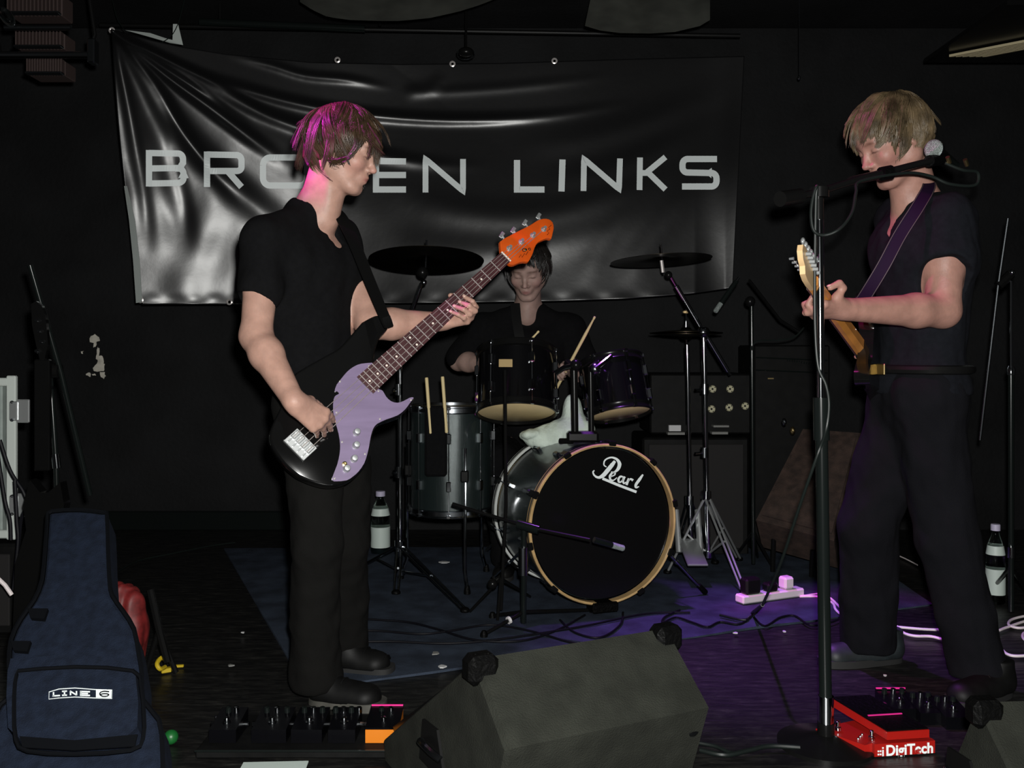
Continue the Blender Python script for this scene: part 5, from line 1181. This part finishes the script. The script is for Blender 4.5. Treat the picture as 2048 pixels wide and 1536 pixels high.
# ================================================================ guitar bag
gb=thing('gig_bag','dark blue soft guitar bag with logo pocket leaning at the lower left','guitar bag',V((P(155,1,2.4).x,2.35,0)))
bB=P(158,1600,2.12); bT=P(155,1020,2.78); bB.z=.03
bu_=(bT-bB).normalized(); bxx=V((1,0,0)); bnn=bxx.cross(bu_).normalized(); 
if bnn.y>0: bnn=-bnn
bL=(bT-bB).length
def gonb(px,py,off=0.0):
    o=V((0,0,H)); d=P(px,py,1)-o; t=((bB+bnn*off-o).dot(bnn))/d.dot(bnn); return o+d*t
ol=[(95,1030),(104,1022),(155,1019),(206,1024),(214,1034),(216,1100),(219,1160),(224,1190),(246,1222),(268,1258),(278,1310),(284,1350),(286,1400),(318,1440),(325,1500),(324,1560),(312,1620),(200,1650),(80,1650),(-20,1620),(-34,1560),(-30,1480),(0,1410),(22,1390),(18,1330),(22,1280),(40,1240),(68,1200),(84,1160),(90,1100)]
olp=smooth_px(ol,2); base=[gonb(*p) for p in olp]; cc=sum(base,V((0,0,0)))/len(base)
n=len(base); mb=MB(); vs=[];fs=[]; SGN=1 if bnn.cross(base[1]-base[-1]).dot(cc-base[0])>0 else -1
for off,ins in((-.11,.010),(-.10,0),(-.02,0),(-.004,.006),(.000,.012)):
    for i,p in enumerate(base):
        t=(base[(i+1)%n]-base[i-1]).normalized(); inn=bnn.cross(t)*SGN
        vs.append(p+inn*ins+bnn*off)
for k in range(4):
    for i in range(n): fs.append((k*n+i,k*n+(i+1)%n,(k+1)*n+(i+1)%n,(k+1)*n+i))
fs.append(tuple(range(n))[::-1]); fs.append(tuple(4*n+i for i in range(n)))
mb.v=[tuple(v) for v in vs]; mb.f=fs; mb.build('bag_body','bag_navy',gb,angle=12)
MB().tube([p+bnn*.000 for p in base],.006,6,closed=True).build('piping','bag_dark',gb)
pk=[(36,1342),(150,1334),(266,1342),(282,1372),(288,1430),(286,1478),(262,1500),(150,1508),(56,1502),(32,1480),(28,1420),(30,1366)]
po=MB().prism([gonb(*p,.002) for p in pk],bnn*.055).build('front_pocket','bag_navy',gb,angle=40)
MB().tube([gonb(*p,.058) for p in smooth_px(pk,2)],.005,6,closed=True).build('pocket_zip','bag_dark',po)
zz=MB().prism([gonb(*p,.056) for p in ((40,1474),(150,1482),(276,1470),(270,1494),(150,1502),(46,1496))],bnn*.004).build('pocket_band','bag_dark',po)
for (x,y) in((78,1231),(44,1296)): MB().prism([gonb(*p,.006) for p in ((x-20,y-9),(x+20,y-9),(x+13,y+12),(x-14,y+10))],bnn*.012).build('buckle','bag_dark',gb,smooth=False)
# badge: outline, name, numeral block
bd=MB(); OFF=.058
o1=[(98,1398),(98,1384),(118,1378),(150,1376),(190,1379),(224,1380),(224,1397),(190,1396),(150,1394),(118,1396)]
bd.tube([gonb(*p,OFF) for p in o1],.0011,5,closed=True); bd=bd.build('logo_border','print_grey',po)
def gst(mb,pts,wd,off=OFF):
    q=[V((x,y,0)) for x,y in pts]; L=[];R_=[]
    for i,p in enumerate(q):
        t=(q[min(i+1,len(q)-1)]-q[max(i-1,0)]).normalized(); nn=V((-t.y,t.x,0)); L.append(p+nn*wd/2); R_.append(p-nn*wd/2)
    mb.strip([gonb(p.x,p.y,off) for p in L],[gonb(p.x,p.y,off) for p in R_])
lt=MB()
for s_ in([(107,1384),(107,1393)],[(105,1392),(120,1391)],[(129,1382.5),(129,1391)],[(124,1382.8),(134,1382.2)],[(124,1390.6),(134,1390.2)],[(141,1390.5),(141,1382)],[(140,1382),(153,1390)],[(153,1390.5),(153,1382)],[(162,1382.5),(162,1391)],[(160,1383),(180,1383.5)],[(160,1387),(176,1387.2)],[(160,1390.5),(180,1391)]): gst(lt,s_,3.0)
lt.build('logo_letters','print_grey',bd,smooth=False)
MB().prism([gonb(*p,OFF-.0005) for p in((192,1380),(223,1381),(223,1396),(192,1395))],bnn*.0008).build('logo_block','print_grey',bd,smooth=False)
six=MB(); six.tube([gonb(p.x,p.y,OFF+.001) for p in curve_pts([V((x,y,0)) for x,y in ((218,1383.5),(208,1382.6),(201,1385),(200,1389),(205,1392.6),(213,1392.6),(217.5,1390),(214,1387.6),(206,1387.4),(201,1389))],3)],.0015,5); six.build('logo_numeral','bag_dark',bd)
rb=thing('red_bag','crumpled red bag half hidden behind the blue guitar bag','bag',V((P(250,1,2.95).x,2.98,0)))
L=[('e',P(245,1235,2.95),[.06,.05,.10],None,.03),('e',P(262,1205,2.95),[.03,.035,.05],None,.03),('e',P(236,1200,2.95),[.025,.035,.05],None,.03),('c',V((P(250,1,2.95).x,2.95,.05)),P(255,1270,2.95),.055,.06,.04)]
lo,hi=bounds(L); g=SDF(lo,hi,.006); g.prims(L); v_,f_=g.mesh(); v_=v_+vnorm(v_,f_)*(wob(v_*np.array([1,1,.3]),.010,90,4))[:,None]; npmesh('bag_cloth',v_,f_,'red_bag',rb)
# ================================================================ monitors
def wedge(name,label,TL,TR,dep_back,dep_front,hgt,hfront,m='carpet_grey'):
    """TL,TR: back top edge corners. the cabinet falls towards the camera, its grille faces the band"""
    r=thing(name,label,'speaker',V(((TL.x+TR.x)/2,(TL.y+TR.y)/2,0)),'floor monitors')
    ex=(TR-TL); ex.z=0; W_=ex.length; ex.normalize(); ey=V((0,0,1)).cross(ex)     # ey away from the camera
    prof=[(0,hgt),(-dep_front*.30,hfront),(-dep_front*.10,.03),(-dep_front*.06,.004),(dep_back,.004),(dep_back+.01,.05)]
    o=TL.copy(); o.z=0
    def pt(s,y,z): return o+ex*s+ey*y+V((0,0,z))
    n=len(prof); b=.008; vs=[];fs=[]
    for s,ins in((0,b),(b,0),(W_-b,0),(W_,b)):
        cy=sum(p[0] for p in prof)/n; cz=sum(p[1] for p in prof)/n
        for y,z in prof:
            k=1-ins/.2; vs.append(pt(s,cy+(y-cy)*k,max(.003,cz+(z-cz)*k)))
    for k in range(3):
        for i in range(n): fs.append((k*n+i,k*n+(i+1)%n,(k+1)*n+(i+1)%n,(k+1)*n+i))
    fs.append(tuple(range(n))[::-1]); fs.append(tuple(3*n+i for i in range(n)))
    MB().add(vs,fs).build('cabinet',m,r,angle=25)
    gl=(V((0,dep_back,.05))-V((0,0,hgt))); 
    MB().prism([pt(.03,.015,hgt-.02)+V((0,0,0)),pt(W_-.03,.015,hgt-.02),pt(W_-.03,dep_back,.07),pt(.03,dep_back,.07)],ey*.012+V((0,0,.008))).build('grille','black_metal',r,smooth=False)
    Rm=Matrix((ex,ey,V((0,0,1)))).transposed()
    for s in(0.012,W_-.012):
        for (y,z) in((.0,hgt-.006),):
            c_=MB().box(pt(s,y-.004,z-.012),(.066,.054,.058),Rm,.012).build('corner_cap','black_rubber',r); MB().ball(pt(s+(.02 if s<.1 else -.02),y-.024,z-.02),.004,8).build('screw','chrome',c_)
    for s in(.03,W_-.03):
        c_=MB().lathe(pt(s,-dep_front*.30+.024,hfront-.050),-ey,[(.016,0),(.014,.003),(.006,.004)],16).build('screw_cup','chrome_dull',r)
    # recessed bar handle in the left side
    hy=dep_back*.38; hz=hgt*.38
    hd_=MB().prism([pt(-.001,hy+dy,hz+dz) for dy,dz in((-.075,-.045),(.075,-.045),(.055,.05),(-.03,.055))],-ex*.006).build('handle_plate','black_plastic',r,smooth=False)
    MB().tube([pt(-.008,hy-.055,hz+.0),pt(-.022,hy-.03,hz+.012),pt(-.022,hy+.03,hz+.012),pt(-.008,hy+.055,hz+.0)],.008,8).build('handle_bar','chrome_dull',hd_)
    return r
TL=P(948,1318,1.90); zt=TL.z; TR=Zp(1338,1256,zt)
wedge('floor_monitor','large grey carpeted floor monitor in the middle foreground with black corner caps',TL,TR,.56,.50,zt,zt-.125)
wedge('floor_monitor','dark floor monitor cut off by the lower right corner of the view',Zp(1955,1405,.30),Zp(2260,1395,.30),.13,.40,.30,.20,'carpet_grey')
# stacked cases and amp behind the kit
am=thing('equipment_rack','black equipment rack with five pale round knobs behind the hi-hat','rack',V((P(1440,1,4.9).x,4.98,0)))
a_=P(1300,748,4.86); b_=P(1502,868,4.86); MB().box(V(((a_.x+b_.x)/2,5.06,(a_.z+b_.z)/2)),(b_.x-a_.x,.40,a_.z-b_.z),None,.008).build('case','amp_black',am)
for x,y in((1425,778),(1460,778),(1423,818),(1458,815),(1490,812)):
    k=MB().lathe(P(x,y,4.855),(0,-1,0),[(.019,0),(.019,.006),(.016,.010)],20).build('knob','knob_cream',am); MB().lathe(P(x,y,4.846),(0,-1,0),[(.006,0),(.004,.004)],8).build('knob_cap','amp_black',k)
    for q in range(4): MB().box(P(x,y,4.847)+V((.015*math.cos(q*1.571+.6),-.001,.015*math.sin(q*1.571+.6))),(.005,.004,.005)).build('knob_notch','amp_black',k,smooth=False)
sh=thing('speaker_cabinet','dark speaker cabinet carrying the equipment rack behind the hi-hat','speaker',V((P(1400,1,4.9).x,5.0,0)))
a_=P(1285,872,4.80); b_=P(1498,1090,4.80); MB().box(V(((a_.x+b_.x)/2,5.02,a_.z/2-.004)),(b_.x-a_.x,.44,a_.z-.01),None,.01).build('cabinet','amp_black',sh); MB().box(V(((a_.x+b_.x)/2,4.793,a_.z/2)),(b_.x-a_.x-.06,.012,a_.z-.08),None,.003).build('grille','grille_black',sh)
for i,(x0,x1,y0,y1,m_) in enumerate(((1337,1361,850,862,'paper'),(1334,1368,864,869,'paper_dim'),(1422,1454,863,868,'paper_dim'),(1425,1456,850,854,'paper_dim'))):
    p0=P(x0,y0,4.79);p1=P(x1,y1,4.79); mb=MB().box((p0+p1)/2,(p1.x-p0.x,.03 if i==0 else .05,p0.z-p1.z),None,.001); solo(mb,'paper',m_,['small white paper on the cabinet edge behind the hi-hat posts','pale strip below the small white paper behind the hi-hat','pale strip on the cabinet edge right of the cymbal stand post','faint upper strip below the round knobs'][i],'paper','papers on the speaker cabinet')
ga_=thing('guitar_amplifier','brownish guitar amplifier tilted back between the drums and the fair man','amplifier',V((P(1600,1,4.4).x,4.5,0)))
q=[P(1606,858,4.62),P(1722,866,4.50),P(1668,1082,4.20),P(1512,1040,4.34)]; nn=((q[1]-q[0]).cross(q[3]-q[0])).normalized(); 
if nn.y<0: nn=-nn
MB().prism(q,nn*.22).build('cabinet','amp_brown',ga_,smooth=False); cq=sum(q,V((0,0,0)))/4
MB().prism([p.lerp(cq,.10)-nn*.002 for p in q],-nn*.008).build('grille','amp_brown',ga_,smooth=False)
MB().tube([q[0].lerp(q[1],.35)-nn*.0+nn*.1,q[0].lerp(q[1],.4)+nn*.1+V((0,0,.03)),q[0].lerp(q[1],.6)+nn*.1+V((0,0,.03)),q[0].lerp(q[1],.65)+nn*.1],.008,8).build('carry_handle','black_rubber',ga_)
for p in(P(1560,1075,4.3),P(1640,1110,4.2)): MB().tube([p+V((0,.1,0)),V((p.x,p.y+.12,.01))],.012,8).build('tilt_leg','black_metal',ga_)
ad=thing('equipment_case','dark case with gold trim beside the fair guitarist\'s guitar','case',V((P(1560,1,4.8).x,4.95,0)))
a_=P(1508,690,4.85); b_=P(1660,850,4.85); MB().box(V(((a_.x+b_.x)/2,5.02,(a_.z)/2)),(b_.x-a_.x,.34,a_.z),None,.008).build('case','amp_black',ad)
MB().box(P(1541,757,4.84),(.03,.010,.006)).build('gold_trim','brass',ad,smooth=False)
for k in range(12): MB().box(P(1575+8*k*.6,720+k*.8,4.84),(.004,.008,.012)).build('key','stand_dark',ad,smooth=False)
for y in(715,740): MB().tube([P(1512,y,4.84),P(1655,y+6,4.84)],.004,6).build('edge_strip','stand_dark',ad)
for i,(x,y) in enumerate(((1585,862),(1568,845))): MB().ball(P(x,y,4.7),(.014,.014,.022),10).build('jack_plug','brass' if i==0 else 'chrome_dull',ad)
# ================================================================ bottles
def bottle(px,ytop,ybot,lab,wd,tilt=0):
    b=Zp(px,ybot); sc=(ybot-ytop)/F*b.y; r=thing('water_bottle',lab,'bottle',b,'water bottles'); w_=wd/2/F*b.y
    pr=[(w_*.85,0),(w_,.008),(w_,sc*.50),(w_*.93,sc*.56),(w_,sc*.62),(w_*.80,sc*.74),(w_*.42,sc*.86),(w_*.36,sc*.90),(w_*.36,sc*.93)]
    MB().lathe(b,(0,0,1),pr,28).build('bottle_body','bottle_clear',r); MB().lathe(b+V((0,0,sc*.92)),(0,0,1),[(w_*.50,0),(w_*.50,sc*.07),(w_*.45,sc*.08)],20).build('cap','cap_lilac',r)
    MB().lathe(b,(0,0,1),[(w_*1.02,sc*.12),(w_*1.02,sc*.44)],28).build('label','label_pale',r); MB().lathe(b,(0,0,1),[(w_*1.0,sc*.62),(w_*.84,sc*.73)],28).build('shoulder_label','label_pale',r)
bottle(761,982,1108,'clear water bottle standing on the floor behind the left cymbal stand',38)
bottle(1991,1048,1206,'clear water bottle with pale label at the right edge behind the fair man',36)
# ================================================================ power strip and cables
ps=thing('power_strip','white power strip with a plug on the mat right of the bass drum','power strip',Zp(1538,1205))
A_=Zp(1484,1214); B_=Zp(1600,1198); u=(B_-A_); u.z=0; Ls=u.length; u.normalize(); Rp=Matrix((u,V((0,0,1)).cross(u),V((0,0,1)))).transposed()
MB().box(A_+u*Ls*.5+V((0,.02,.028)),(Ls+.02,.055,.034),Rp,.006).build('strip_body','white_plastic',ps)
MB().box(A_+u*(.03)+V((0,.02,.047)),(.022,.018,.006),Rp,.002).build('switch','red_bag',ps)
pl=MB().box(A_+u*(Ls*.78)+V((0,.02,.072)),(.05,.048,.050),Rp,.008).build('plug','white_plastic',ps)
apt=MB().box(A_+u*(Ls*.16)+V((0,.02,.078)),(.075,.05,.065),Rp,.008); solo(apt,'power_adapter','black_plastic','black adapter plugged into the left end of the white power strip','adapter')
apt=MB().box(A_+u*(Ls*.50)+V((0,.02,.062)),(.055,.045,.036),Rp,.008); solo(apt,'power_plug','black_plastic','small black plug in the middle of the white power strip','plug')
def fcable(pts,r,m,label,group='cables on the floor',name='floor_cable'):
    mb=MB().tube(curve_pts([Zp(x,y,r+.010) for x,y in pts],6),r,7); solo(mb,name,m,label,'cable',group)
W=[([(1580,1188),(1605,1192),(1640,1188),(1660,1196),(1680,1215),(1700,1238),(1720,1243)],'white mains cable leaving the power strip towards the fair man'),
   ([(1600,1193),(1640,1194),(1665,1206),(1672,1220),(1690,1235),(1705,1238)],'second white mains cable close beside the first, right of the strip'),
   ([(1795,1254),(1840,1258),(1880,1260),(1935,1263),(1990,1262),(2010,1256),(2048,1243),(2080,1236)],'straight white cable between the fair man\'s feet'),
   ([(1795,1253),(1808,1266),(1830,1272),(1862,1273),(1890,1280),(1918,1286),(1960,1290)],'wavy white cable below the straight one between the fair man\'s feet'),
   ([(2070,1230),(2045,1233),(2022,1240),(2018,1250),(2040,1256),(2075,1250)],'white cable loop at the right edge'),
   ([(2060,1262),(2046,1268),(2050,1280),(2080,1290)],'small white cable end at the right edge'),
   ([(2005,1300),(2014,1308),(2030,1312),(2060,1311)],'lowest white cable arc at the right edge')]
for p,l in W: fcable(p,.0048,'cable_white',l)
fcable([(1772,1098),(1790,1108),(1812,1118),(1835,1130)],.003,'cable_white','thin pale cable on the floor between the fair man\'s legs')
fcable([(2000,1130),(2020,1165),(2040,1180),(2070,1200)],.003,'cable_grey','thin grey cable behind the right water bottle')
Bk=[([(690,1236),(760,1240),(820,1245),(880,1260),(950,1280),(1040,1282),(1110,1262),(1170,1230)],'black cable winding across the front of the mat left of the bass drum'),
    ([(690,1285),(780,1283),(880,1287),(960,1283),(1060,1270),(1180,1250),(1290,1228),(1380,1225)],'black cable running along the mat in front of the bass drum'),
    ([(1360,1220),(1330,1234),(1326,1245),(1352,1235),(1385,1245),(1415,1254),(1440,1244),(1480,1248),(1510,1225),(1530,1200)],'black cable curling on the purple-lit mat right of the bass drum'),
    ([(1508,1235),(1530,1252),(1560,1235),(1590,1232),(1620,1250),(1660,1245),(1690,1232)],'black cable wave in front of the power strip'),
    ([(690,1262),(760,1262),(840,1268),(900,1262),(980,1250),(1060,1262),(1130,1282),(1160,1288)],'thin black cable crossing the left part of the mat'),
    ([(1120,1240),(1150,1265),(1200,1275),(1240,1250),(1246,1225)],'short black cable looped under the bass drum pad')]
for p,l in Bk: fcable(p,.0042,'cable_black',l)
fcable([(1400,1500),(1450,1510),(1500,1500),(1540,1492),(1600,1495)],.006,'cable_grey','grey cable on the floor left of the tall stand\'s round base')
fcable([(1330,1475),(1420,1490),(1448,1500),(1462,1506)],.005,'cable_grey','grey cable by the right side of the large floor monitor')
fcable([(232,1145),(275,1122),(340,1108),(420,1092),(470,1085)],.004,'cable_grey','thin cable along the wall foot left of the bass player')
# litter
for i,(x,y,w_,m_) in enumerate(((888,1125,.05,'paper'),(486,1266,.016,'paper'),(462,1332,.020,'paper_dim'),(1568,1264,.018,'paper'),(1472,1267,.02,'paper'),(870,1308,.03,'paper_dim'),(884,1334,.03,'paper'),(1770,1352,.016,'paper'),(660,1353,.012,'paper_dim'))):
    c_=Zp(x,y,.012); rr=random.Random(i); pts=[c_+V((math.cos(q)*w_*.5*rr.uniform(.5,1.2),math.sin(q)*w_*.5*rr.uniform(.5,1.2),0)) for q in [k*1.047 for k in range(6)]]
    mb=MB(); mb.prism(pts,(0,0,.004)); lab=['torn white scrap on the mat right of the left cymbal stand','tiny white scrap left of the bass player\'s legs','faint pale scrap left of the bass player\'s front foot','small scrap on the mat edge below the power strip','small scrap at the mat edge above the floor monitor\'s right corner','grey scrap on the mat between the bass player and the floor monitor','white scrap at the mat edge beside the floor monitor\'s left corner','small scrap on the bare floor below the fair man\'s front shoe','tiny scrap just behind the bass player\'s front shoe'][i]
    solo(mb,'paper_scrap',m_,lab,'scrap','scraps on the stage floor',smooth=False)
yt=thing('yellow_tag','curled yellow plastic tag on the floor right of the blue bag','tag',Zp(325,1345))
MB().tube(curve_pts([Zp(330,1334,.03),Zp(320,1338,.035),Zp(314,1328,.05),Zp(322,1316,.06),Zp(331,1318,.06)],4),.007,8).build('curl','yellow_tape',yt); MB().box(Zp(332,1340,.012),(.030,.02,.014),rot((0,0,1),30),.002).build('tab','yellow_tape',yt); MB().box(Zp(358,1332,.008),(.030,.012,.008),rot((0,0,1),10),.002).build('tab','yellow_tape',yt)
solo(MB().ball(Zp(342,1474,.02),(.019,.019,.019),18),'green_ball','green_cap','small green ball on the floor right of the blue bag','ball')
for i,(x,y,e) in enumerate(((305,1180,-10),(320,1240,10))): pass
gs=thing('guitar_stand','folded black guitar stand on the floor right of the blue bag','stand',Zp(320,1330)); MB().tube([P(335,1325,3.0),P(318,1260,3.02),P(300,1180,3.05)],.012,8).build('upright','black_metal',gs); MB().tube([P(318,1260,3.02),Zp(352,1345,.012)],.009,8).build('leg','black_metal',gs); MB().tube([P(318,1260,3.02),Zp(292,1345,.012)],.009,8).build('leg','black_metal',gs)
# ================================================================ pedals
pb=thing('pedalboard','low black pedalboard on the floor in the left middle foreground','pedalboard',Zp(600,1500)); 
a_=Zp(395,1512);b_=Zp(800,1512); MB().box(V(((a_.x+b_.x)/2,a_.y+.10,.012)),(b_.x-a_.x,.24,.022),None,.004).build('board','amp_black',pb)
MB().tube([V((a_.x,a_.y-.022,.022)),V((b_.x,a_.y-.022,.022))],.003,6).build('edge','stand_dark',pb)
def stomp(px,wd,m,label,knobs=3,zz=.024,y0=None,depth=.115,pole=False,cat='effects pedal'):
    p=V((P(px,1,2.47).x,a_.y+.08,zz)) if y0 is None else V((P(px,1,y0).x,y0,zz)); r=thing('effects_pedal',label,'effects pedal',p,'effects pedals')
    vs=[];w2=wd/2;d2=depth/2
    MB().prism([p+V((-w2,-d2,0)),p+V((-w2,d2,0)),p+V((-w2,d2,.050)),p+V((-w2,-d2,.034))],V((wd,0,0))).build('housing',m,r,smooth=False)
    for k in range(knobs): MB().lathe(p+V(((k-(knobs-1)/2)*wd*.30,d2*.55,.046)),(0,-.1,1),[(.008,0),(.007,.014),(.003,.015)],14).build('knob','chrome' if k%2 else 'stand_dark',r)
    MB().lathe(p+V((0,-d2*.35,.036)),(0,0,1),[(.011,0),(.011,.006),(.007,.007),(.007,.016),(.004,.018)],16).build('foot_switch','chrome',r)
    for s in(-1,1): MB().tube([p+V((s*w2,.012,.022)),p+V((s*(w2+.016),.012,.022))],.006,10).build('jack_plug','chrome',r)
    return r
stomp(448,.07,'pedal_black','small black stomp pedal at the left end of the foreground pedalboard',2)
stomp(540,.09,'pedal_black','black stomp pedal second from the left on the foreground pedalboard',3)
stomp(615,.08,'pedal_black','black stomp pedal in the middle of the foreground pedalboard, left of the shiny ones',3)
stomp(685,.07,'pedal_black','glinting black stomp pedal between the middle one and the orange pedal',4)
op=stomp(765,.085,'pedal_orange','orange stomp pedal at the right end of the foreground pedalboard',2)
MB().box(origin(op)+V((0,.055,.056)),(.085,.004,.004)).build('magenta_strip','magenta_trim',op,smooth=False)
MB().box(origin(op)+V((0,.001,.0445)),(.087,.116,.005),rot((1,0,0),8)).build('black_top','pedal_black',op,smooth=False)
solo(MB().box(Zp(548,1533,.02),(.16,.05,.004),rot((0,0,1),3),.001),'set_list','label_pale','pale folded paper at the bottom edge in front of the pedalboard','paper')
fcable([(540,1470),(600,1462),(660,1450),(720,1440),(800,1438)],.005,'cable_black','black patch cable arching over the foreground pedals','pedal cables')
fcable([(430,1435),(470,1430),(520,1440),(560,1432)],.005,'cable_black','black patch cable left behind the foreground pedals','pedal cables')
# red whammy style pedal
rp=thing('effects_pedal','bright red treadle pedal with white lettering by the stand base','effects pedal',Zp(1780,1500),'effects pedals')
fl_=Zp(1749,1517,.0); fr_=Zp(1870,1509,.0); ux=(fr_-fl_); ux.z=0; FWd=ux.length; ux.normalize(); uy=V((0,0,1)).cross(ux); Rr=Matrix((ux,uy,V((0,0,1)))).transposed()
def rpt(x,y,z): return fl_+ux*x+uy*y+V((0,0,z))
hF=.036
MB().prism([rpt(0,0,.004),rpt(FWd,0,.004),rpt(FWd,0,hF),rpt(0,0,hF)],uy*.015).build('front_face','pedal_red',rp,smooth=False)
MB().add([rpt(0,.012,.004),rpt(FWd,.012,.004),rpt(FWd+.01,.20,.004),rpt(-.095,.13,.004),rpt(-.02,.012,.004)]+[rpt(0,.012,.034),rpt(FWd,.012,.034),rpt(FWd+.01,.20,.036),rpt(-.095,.13,.030),rpt(-.02,.012,.030)],[(4,3,2,1,0),(5,6,7,8,9),(0,1,6,5),(1,2,7,6),(2,3,8,7),(3,4,9,8),(4,0,5,9)]).build('base','pedal_red',rp,smooth=False)
tr=MB().prism([rpt(.038,.006,.042),rpt(FWd-.012,.006,.042),rpt(FWd-.012,.006,.062),rpt(.038,.006,.062)],uy*.20+V((-.055,0,.018))).build('treadle','pedal_red',rp,smooth=False)
MB().prism([rpt(.040,.009,.0625),rpt(FWd-.014,.009,.0625),rpt(FWd-.014,.009,.066),rpt(.040,.009,.066)],uy*.19+V((-.052,0,.017))).build('rubber_tread','black_rubber',tr,smooth=False)
MB().prism([rpt(.030,.085,.0735),rpt(FWd-.040,.085,.0735),rpt(FWd-.040,.089,.0740),rpt(.030,.089,.0740)],V((0,0,.002))).build('magenta_stripe','magenta_trim',tr,smooth=False)
for x,y in((-.045,.105),(.012,.035)): MB().lathe(rpt(x,y,.034),(0,0,1),[(.009,0),(.009,.008),(.006,.010),(.006,.022),(.003,.024)],16).build('foot_switch','chrome',rp)
MB().lathe(rpt(-.085,.09,.024),V((-1,-.6,0)),[(.010,0),(.010,.006),(.005,.006)],14).build('jack_socket','fret_metal',rp)
for k in range(3): MB().ball(rpt(-.02+.012*k,.045+.012*k,.033),.004,8).build('indicator','chrome',rp)
fc_=bpy.data.curves.new('text','FONT'); fc_.body='DigiTech'; fc_.size=.030; fc_.offset=.0009; fc_.extrude=.0004; fc_.space_character=1.02
to=bpy.data.objects.new('maker_name',fc_); C.objects.link(to); bpy.context.view_layer.update(); me=bpy.data.meshes.new_from_object(to); bpy.data.objects.remove(to)
xs=[v.co.x for v in me.vertices]; wd=max(xs)-min(xs); k=(FWd-.038)/wd
mo=bpy.data.objects.new('maker_name',me); C.objects.link(mo); mo.parent=rp
for v in me.vertices:
    x,y=v.co.x*k,v.co.y*k*1.05; p=rpt(.030+x,-.0012-v.co.z,.006+y); v.co=p-origin(rp)
me.materials.clear(); me.materials.append(MATS['print_grey'])
lb=MB(); 
for i,(x,z,w_,h_) in enumerate(((.010,.010,.004,.004),(.010,.018,.004,.004),(.016,.010,.004,.004),(.016,.018,.004,.004),(.0225,.013,.004,.016),(.0225,.026,.004,.004))): lb.box(rpt(x,-.001,z),(w_,.001,h_),Rr)
lb.build('maker_emblem','print_grey',rp,smooth=False)
# group of dark pedals behind the red one
for i,(x,w_,l) in enumerate(((1795,.085,'dark pedal with a magenta edge above the red pedal'),(1850,.075,'small dark pedal with round knobs, middle of the trio above the red pedal'),(1900,.075,'small dark pedal at the right end of the trio above the red pedal'))):
    r=stomp(x,w_,'pedal_black',l,3,.0,2.72-.03*i)
    if i==0: MB().box(origin(r)+V((0,.05,.054)),(.085,.004,.004)).build('magenta_strip','magenta_trim',r,smooth=False)
